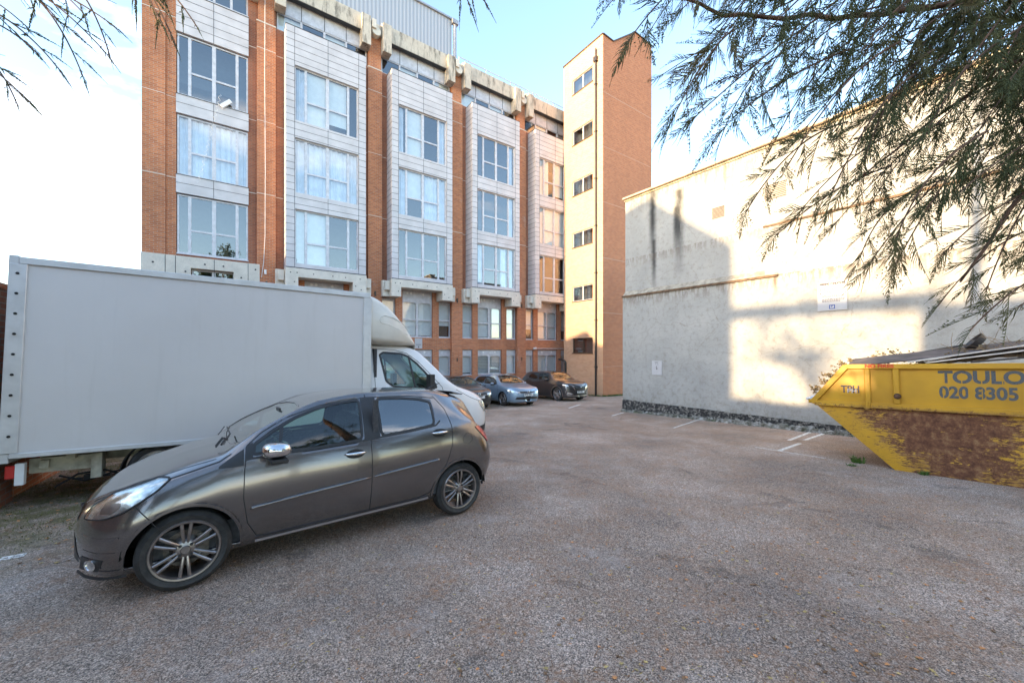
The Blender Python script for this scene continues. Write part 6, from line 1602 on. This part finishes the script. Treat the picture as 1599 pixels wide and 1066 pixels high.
# ============================================================ SMALL THINGS ON THE GROUND
M['leaf_o'] = plain('fallen_leaf_orange', (0.62,0.27,0.10), .8, var=.3, scale=12); M['leaf_b'] = plain('fallen_leaf_brown', (0.22,0.12,0.06), .85, var=.4, scale=12); M['leaf_y'] = plain('fallen_leaf_yellow', (0.5,0.36,0.14), .8, var=.3, scale=12)
def litter():
    r = random.Random(2); m = MB()
    def leaf(x, y, s):
        z = gz(x, y)+.004; th = r.uniform(0, 6.28); n = r.choice((5, 6, 7)); c = len(m.v); m.v.append((x, y, z+s*.18)); 
        for k in range(n*2):
            a = th+math.pi*k/n; q = s*(1.0 if k % 2 == 0 else .5)*r.uniform(.7, 1.15)*(.6+.4*abs(math.cos(a-th))); m.v.append((x+q*math.cos(a), y+q*math.sin(a), z+s*.25*r.random()))
        mi = r.choice((0, 0, 1, 1, 2))
        for k in range(n*2): m.f.append((c, c+1+k, c+1+(k+1) % (n*2))); m.m.append(mi)
    for i in range(1300):
        y = 1.6+r.random()**1.6*12; x = r.uniform(-.2, 1.0)*y*1.3
        leaf(x, y, r.uniform(.007, .018) if r.random() < .88 else r.uniform(.016, .026))
    for i in range(260): y = 1.85+r.random()**1.4*3.5; leaf(r.gauss(.85, .35)*y*.8, y, r.uniform(.009, .026))
    for i in range(500): x = r.uniform(-8, -3.2); y = r.uniform(3.4, 6.5); leaf(x, y, r.uniform(.01, .028))
    for i in range(5200):                                # straw and bark slivers
        y = 1.25+r.random()**1.5*7; x = r.uniform(-.55, 1.0)*y*1.32; th = r.uniform(0, 6.28); l = r.uniform(.004, .016); w = r.uniform(.0007, .0018); z = gz(x, y)+.003
        dx, dy = math.cos(th)*l, math.sin(th)*l; px_, py_ = -math.sin(th)*w, math.cos(th)*w; m.cm = r.choice((0, 1, 1, 2, 2))
        m.add([(x-dx-px_, y-dy-py_, z), (x+dx-px_, y+dy-py_, z), (x+dx+px_, y+dy+py_, z+.003), (x-dx+px_, y-dy+py_, z+.002)], [(0,1,2,3)])
    m.cm = 0
    for i in range(60):                                  # twigs
        y = 1.7+r.random()*6; x = r.uniform(-.1, .9)*y*1.2; th = r.uniform(0, 6.28); l = r.uniform(.03, .12); z = gz(x, y)+.006
        m.cm = 1; m.tube([(x, y, z), (x+l*.5*math.cos(th), y+l*.5*math.sin(th), z+.004), (x+l*math.cos(th+.2), y+l*math.sin(th+.2), z)], .0018, 4); m.cm = 0
    o = m.build('leaf_litter', [M['leaf_o'], M['leaf_b'], M['leaf_y']], None, recalc=False); tag(o, 'scattered orange and brown dead leaves and twigs on the asphalt', 'leaf litter', kind='stuff')
    # loose chippings give the surface a real relief close to the camera
    g = MB()
    for i in range(9000):
        y = 1.25+r.random()**1.5*5.5; x = r.uniform(-1.0, 1.0)*y*1.32; s = r.uniform(.002, .0055); z = gz(x, y); th = r.random()*6
        c = len(g.v)
        for k in range(3): g.v.append((x+s*1.3*math.cos(th+k*2.1), y+s*1.3*math.sin(th+k*2.1), z-.001))
        g.v.append((x+s*.3*math.cos(th), y+s*.3*math.sin(th), z+s*r.uniform(.7, 1.3)))
        mi = r.choice((0, 0, 1, 2))
        for f in ((0,1,3),(1,2,3),(2,0,3)): g.f.append(tuple(c+q for q in f)); g.m.append(mi)
    o = g.build('loose_chippings', [M['chip1'], M['chip2'], M['chip3']], None, recalc=False); tag(o, 'loose stone chippings worn out of the asphalt', 'chippings', kind='stuff')
M['chip1'] = plain('chip_grey', (0.20,0.19,0.18), .9); M['chip2'] = plain('chip_pale', (0.48,0.45,0.42), .9); M['chip3'] = plain('chip_dark', (0.05,0.05,0.05), .9)
litter()
M['grass'] = plain('grass_green', (0.07,0.15,0.025), .7, var=.4, scale=30); M['drygrass'] = plain('dry_moss', (0.13,0.13,0.035), .8, var=.4, scale=20)
def blades(m, x, y, n, rad, h, r, lean=.6):
    for i in range(n):
        a = r.uniform(0, 6.28); q = rad*r.random()**.5; bx, by = x+q*math.cos(a), y+q*math.sin(a); z = gz(bx, by)-.003; hh = h*r.uniform(.5, 1.1); th = r.uniform(0, 6.28); lx, ly = math.cos(th)*hh*lean, math.sin(th)*hh*lean; w = hh*.07+.0015
        px_, py_ = -math.sin(th)*w, math.cos(th)*w
        m.add([(bx-px_, by-py_, z), (bx+px_, by+py_, z), (bx+lx*.45+px_*.7, by+ly*.45+py_*.7, z+hh*.7), (bx+lx*.45-px_*.7, by+ly*.45-py_*.7, z+hh*.7), (bx+lx, by+ly, z+hh*.92)], [(0,1,2,3),(3,2,4)])
for (px, py, rad, h, lab) in ((1341,722,.10,.13,'larger green weed tuft by the sloping nose of the skip'), (1443,741,.06,.08,'small green weed tuft at the bottom edge of the skip'), (1329,727,.07,.05,'flat little weed just left of the larger tuft')):
    r = random.Random(px); P = gpx(px, py); m = MB(); blades(m, P.x, P.y, 60, rad, h, r, 1.0); tag(m.build('weed', M['grass'], None, recalc=False), lab, 'weed', 'weeds beside the skip')
r = random.Random(8); m = MB()
for i in range(240):                                     # foot of the tower
    q = r.uniform(-.2, 5.2); P = C0+U*q+N*(.03+.22*r.random()); blades(m, P.x, P.y, 5, .06, .13, r, .7)
for i in range(80): P = C0-N*r.uniform(0, 3.4)-U*(.05+.3*r.random()); blades(m, P.x, P.y, 4, .06, .13, r, .7)
for i in range(420):
    t = 11*r.random(); P = W0+Vector((.581*t, -.814*t, 0))-U*(.22+.26*r.random()); blades(m, P.x, P.y, 4, .05, .05, r, .9)
o = m.build('rough_grass', M['grass'], None, recalc=False); tag(o, 'straggly green grass growing along the foot of the walls', 'grass', kind='stuff')
m = MB()
for i in range(2600):
    x = r.uniform(-8.5, -4.6); y = r.uniform(3.3, 7.2)
    if -x*.9+y*.2 < 4.9+r.gauss(0,.5): continue
    blades(m, x, y, 3, .05, .03, r, 1.1)
o = m.build('moss', M['drygrass'], None, recalc=False); tag(o, 'olive moss and short grass under the rear of the box van', 'moss', kind='stuff')

# ============================================================ ADDED SHADE WALL, ADDED SHADE SLAB AND TREES BEHIND THE CAMERA (shade and reflections)
P = frame_un(-8.0, -7.0); o = thing('shade_wall', 'unseen brick wall added behind the camera to shade the ground', 'wall', (P.x, P.y, gz(P.x, P.y)), math.atan2(N.y, N.x))  # added out of view, keeps the low sun off the ground
ztop = CAMZ-1.60+(13.32+8.0)*TE-gz(P.x, P.y)
m = MB(); m.box(0, 7.5, -.22, 0, -.4, ztop); m.build('brick_face', M['brick_old'], o); m = MB(); m.box(-.03, 7.53, -.26, .04, ztop+.001, ztop+.06); m.build('coping', M['coping'], o)
P = frame_un(UA-2.0, -6.6+eA); o = thing('shade_slab', 'unseen concrete slab added to cast the soft band on the rendered wall', 'blocker', (P.x, P.y, gz(P.x, P.y)), math.atan2(N.y, N.x))  # added slab out of view, casts the soft shadow band
zc = CAMZ+1.25+(13.32-UA+2.0)*TE-gz(P.x, P.y)
m = MB(); m.box(0, 5.0, -1.4, 0, zc-.02, zc+.14); m.build('slab_plate', M['conc'], o)
m = MB()
for x in (.0, 4.9): m.box(x, x+.12, -.8, -.6, -.3, zc-.021)
m.build('slab_post', M['conc'], o)
def bare_tree(u, n, h, seed, label, spread=2.6, dens=6, leafy=False, leaves=36):
    r = random.Random(seed); P = frame_un(u, n); root = thing('leafy_tree' if leafy else 'bare_tree', label, 'tree', (P.x, P.y, gz(P.x, P.y)))
    t = MB(); t.tube([(0,0,-.2),(.05,0,h*.3),(0,.1,h*.6)], [.22,.16,.10], 10); t.build('trunk', M['bark'], root, smooth=True)
    b = MB(); lf = MB()
    def grow(p, d, l, rad, lv):
        pts = [p]; dd = d.normalized()
        for k in range(4): dd = (dd+Vector((r.gauss(0,.2), r.gauss(0,.2), r.gauss(0,.12)))).normalized(); pts.append(pts[-1]+dd*l/4)
        b.tube(pts, [rad*(1-.15*k) for k in range(5)], 5)
        if lv > 0:
            for k in range(dens):
                q = pts[r.randint(1, 4)]; grow(q, dd*.6+Vector((r.gauss(0,.7), r.gauss(0,.7), r.gauss(.15,.5))), l*r.uniform(.5,.75), rad*.5, lv-1)
        elif leafy:
            for k in range(leaves):
                q = pts[r.randint(1, 4)]+Vector((r.gauss(0,.14), r.gauss(0,.14), r.gauss(0,.14))); s = .13; a = Vector((r.gauss(0,1), r.gauss(0,1), r.gauss(0,1))).normalized()*s; c = a.cross(Vector((r.gauss(0,1), r.gauss(0,1), r.gauss(0,1)))).normalized()*s*.6
                lf.add([q-c, q+a, q+c, q-a], [(0,1,2,3)])
    for k in range(7): z = h*(.25+.35*k/6); grow(Vector((0,0,z)), Vector((r.gauss(0,1), r.gauss(0,1), r.uniform(.2,.9))), spread*r.uniform(.6,1), .06, 2)
    b.build('branches', M['bark'], root)
    if leafy: lf.build('foliage', M['leafgreen'], root, recalc=False)
M['leafgreen'] = plain('leaf_green', (0.07,0.10,0.025), .6, var=.4, scale=3)
bare_tree(-19.5, -4.4, 12.5, 3, 'tall sparsely leaved tree behind the added wall', 2.6, 7, True, 2)
bare_tree(-3.0, 8.5, 13.0, 5, 'leafy tree behind and to the right of the camera', 2.6, 6, True)
bare_tree(4.0, 11.0, 15.0, 6, 'taller leafy tree farther behind the camera', 2.8, 6, True)
bare_tree(-6.0, 2.5, 7.0, 8, 'smaller leafy tree behind and to the left of the camera', 2.0, 6, True)
bare_tree(9.5, 8.5, 8.0, 12, 'broad leafy tree behind the yard beside the skip', 2.8, 6, True)
bare_tree(-1.0, 15.5, 17.0, 15, 'tallest leafy tree at the back of the yard', 3.0, 6, True)
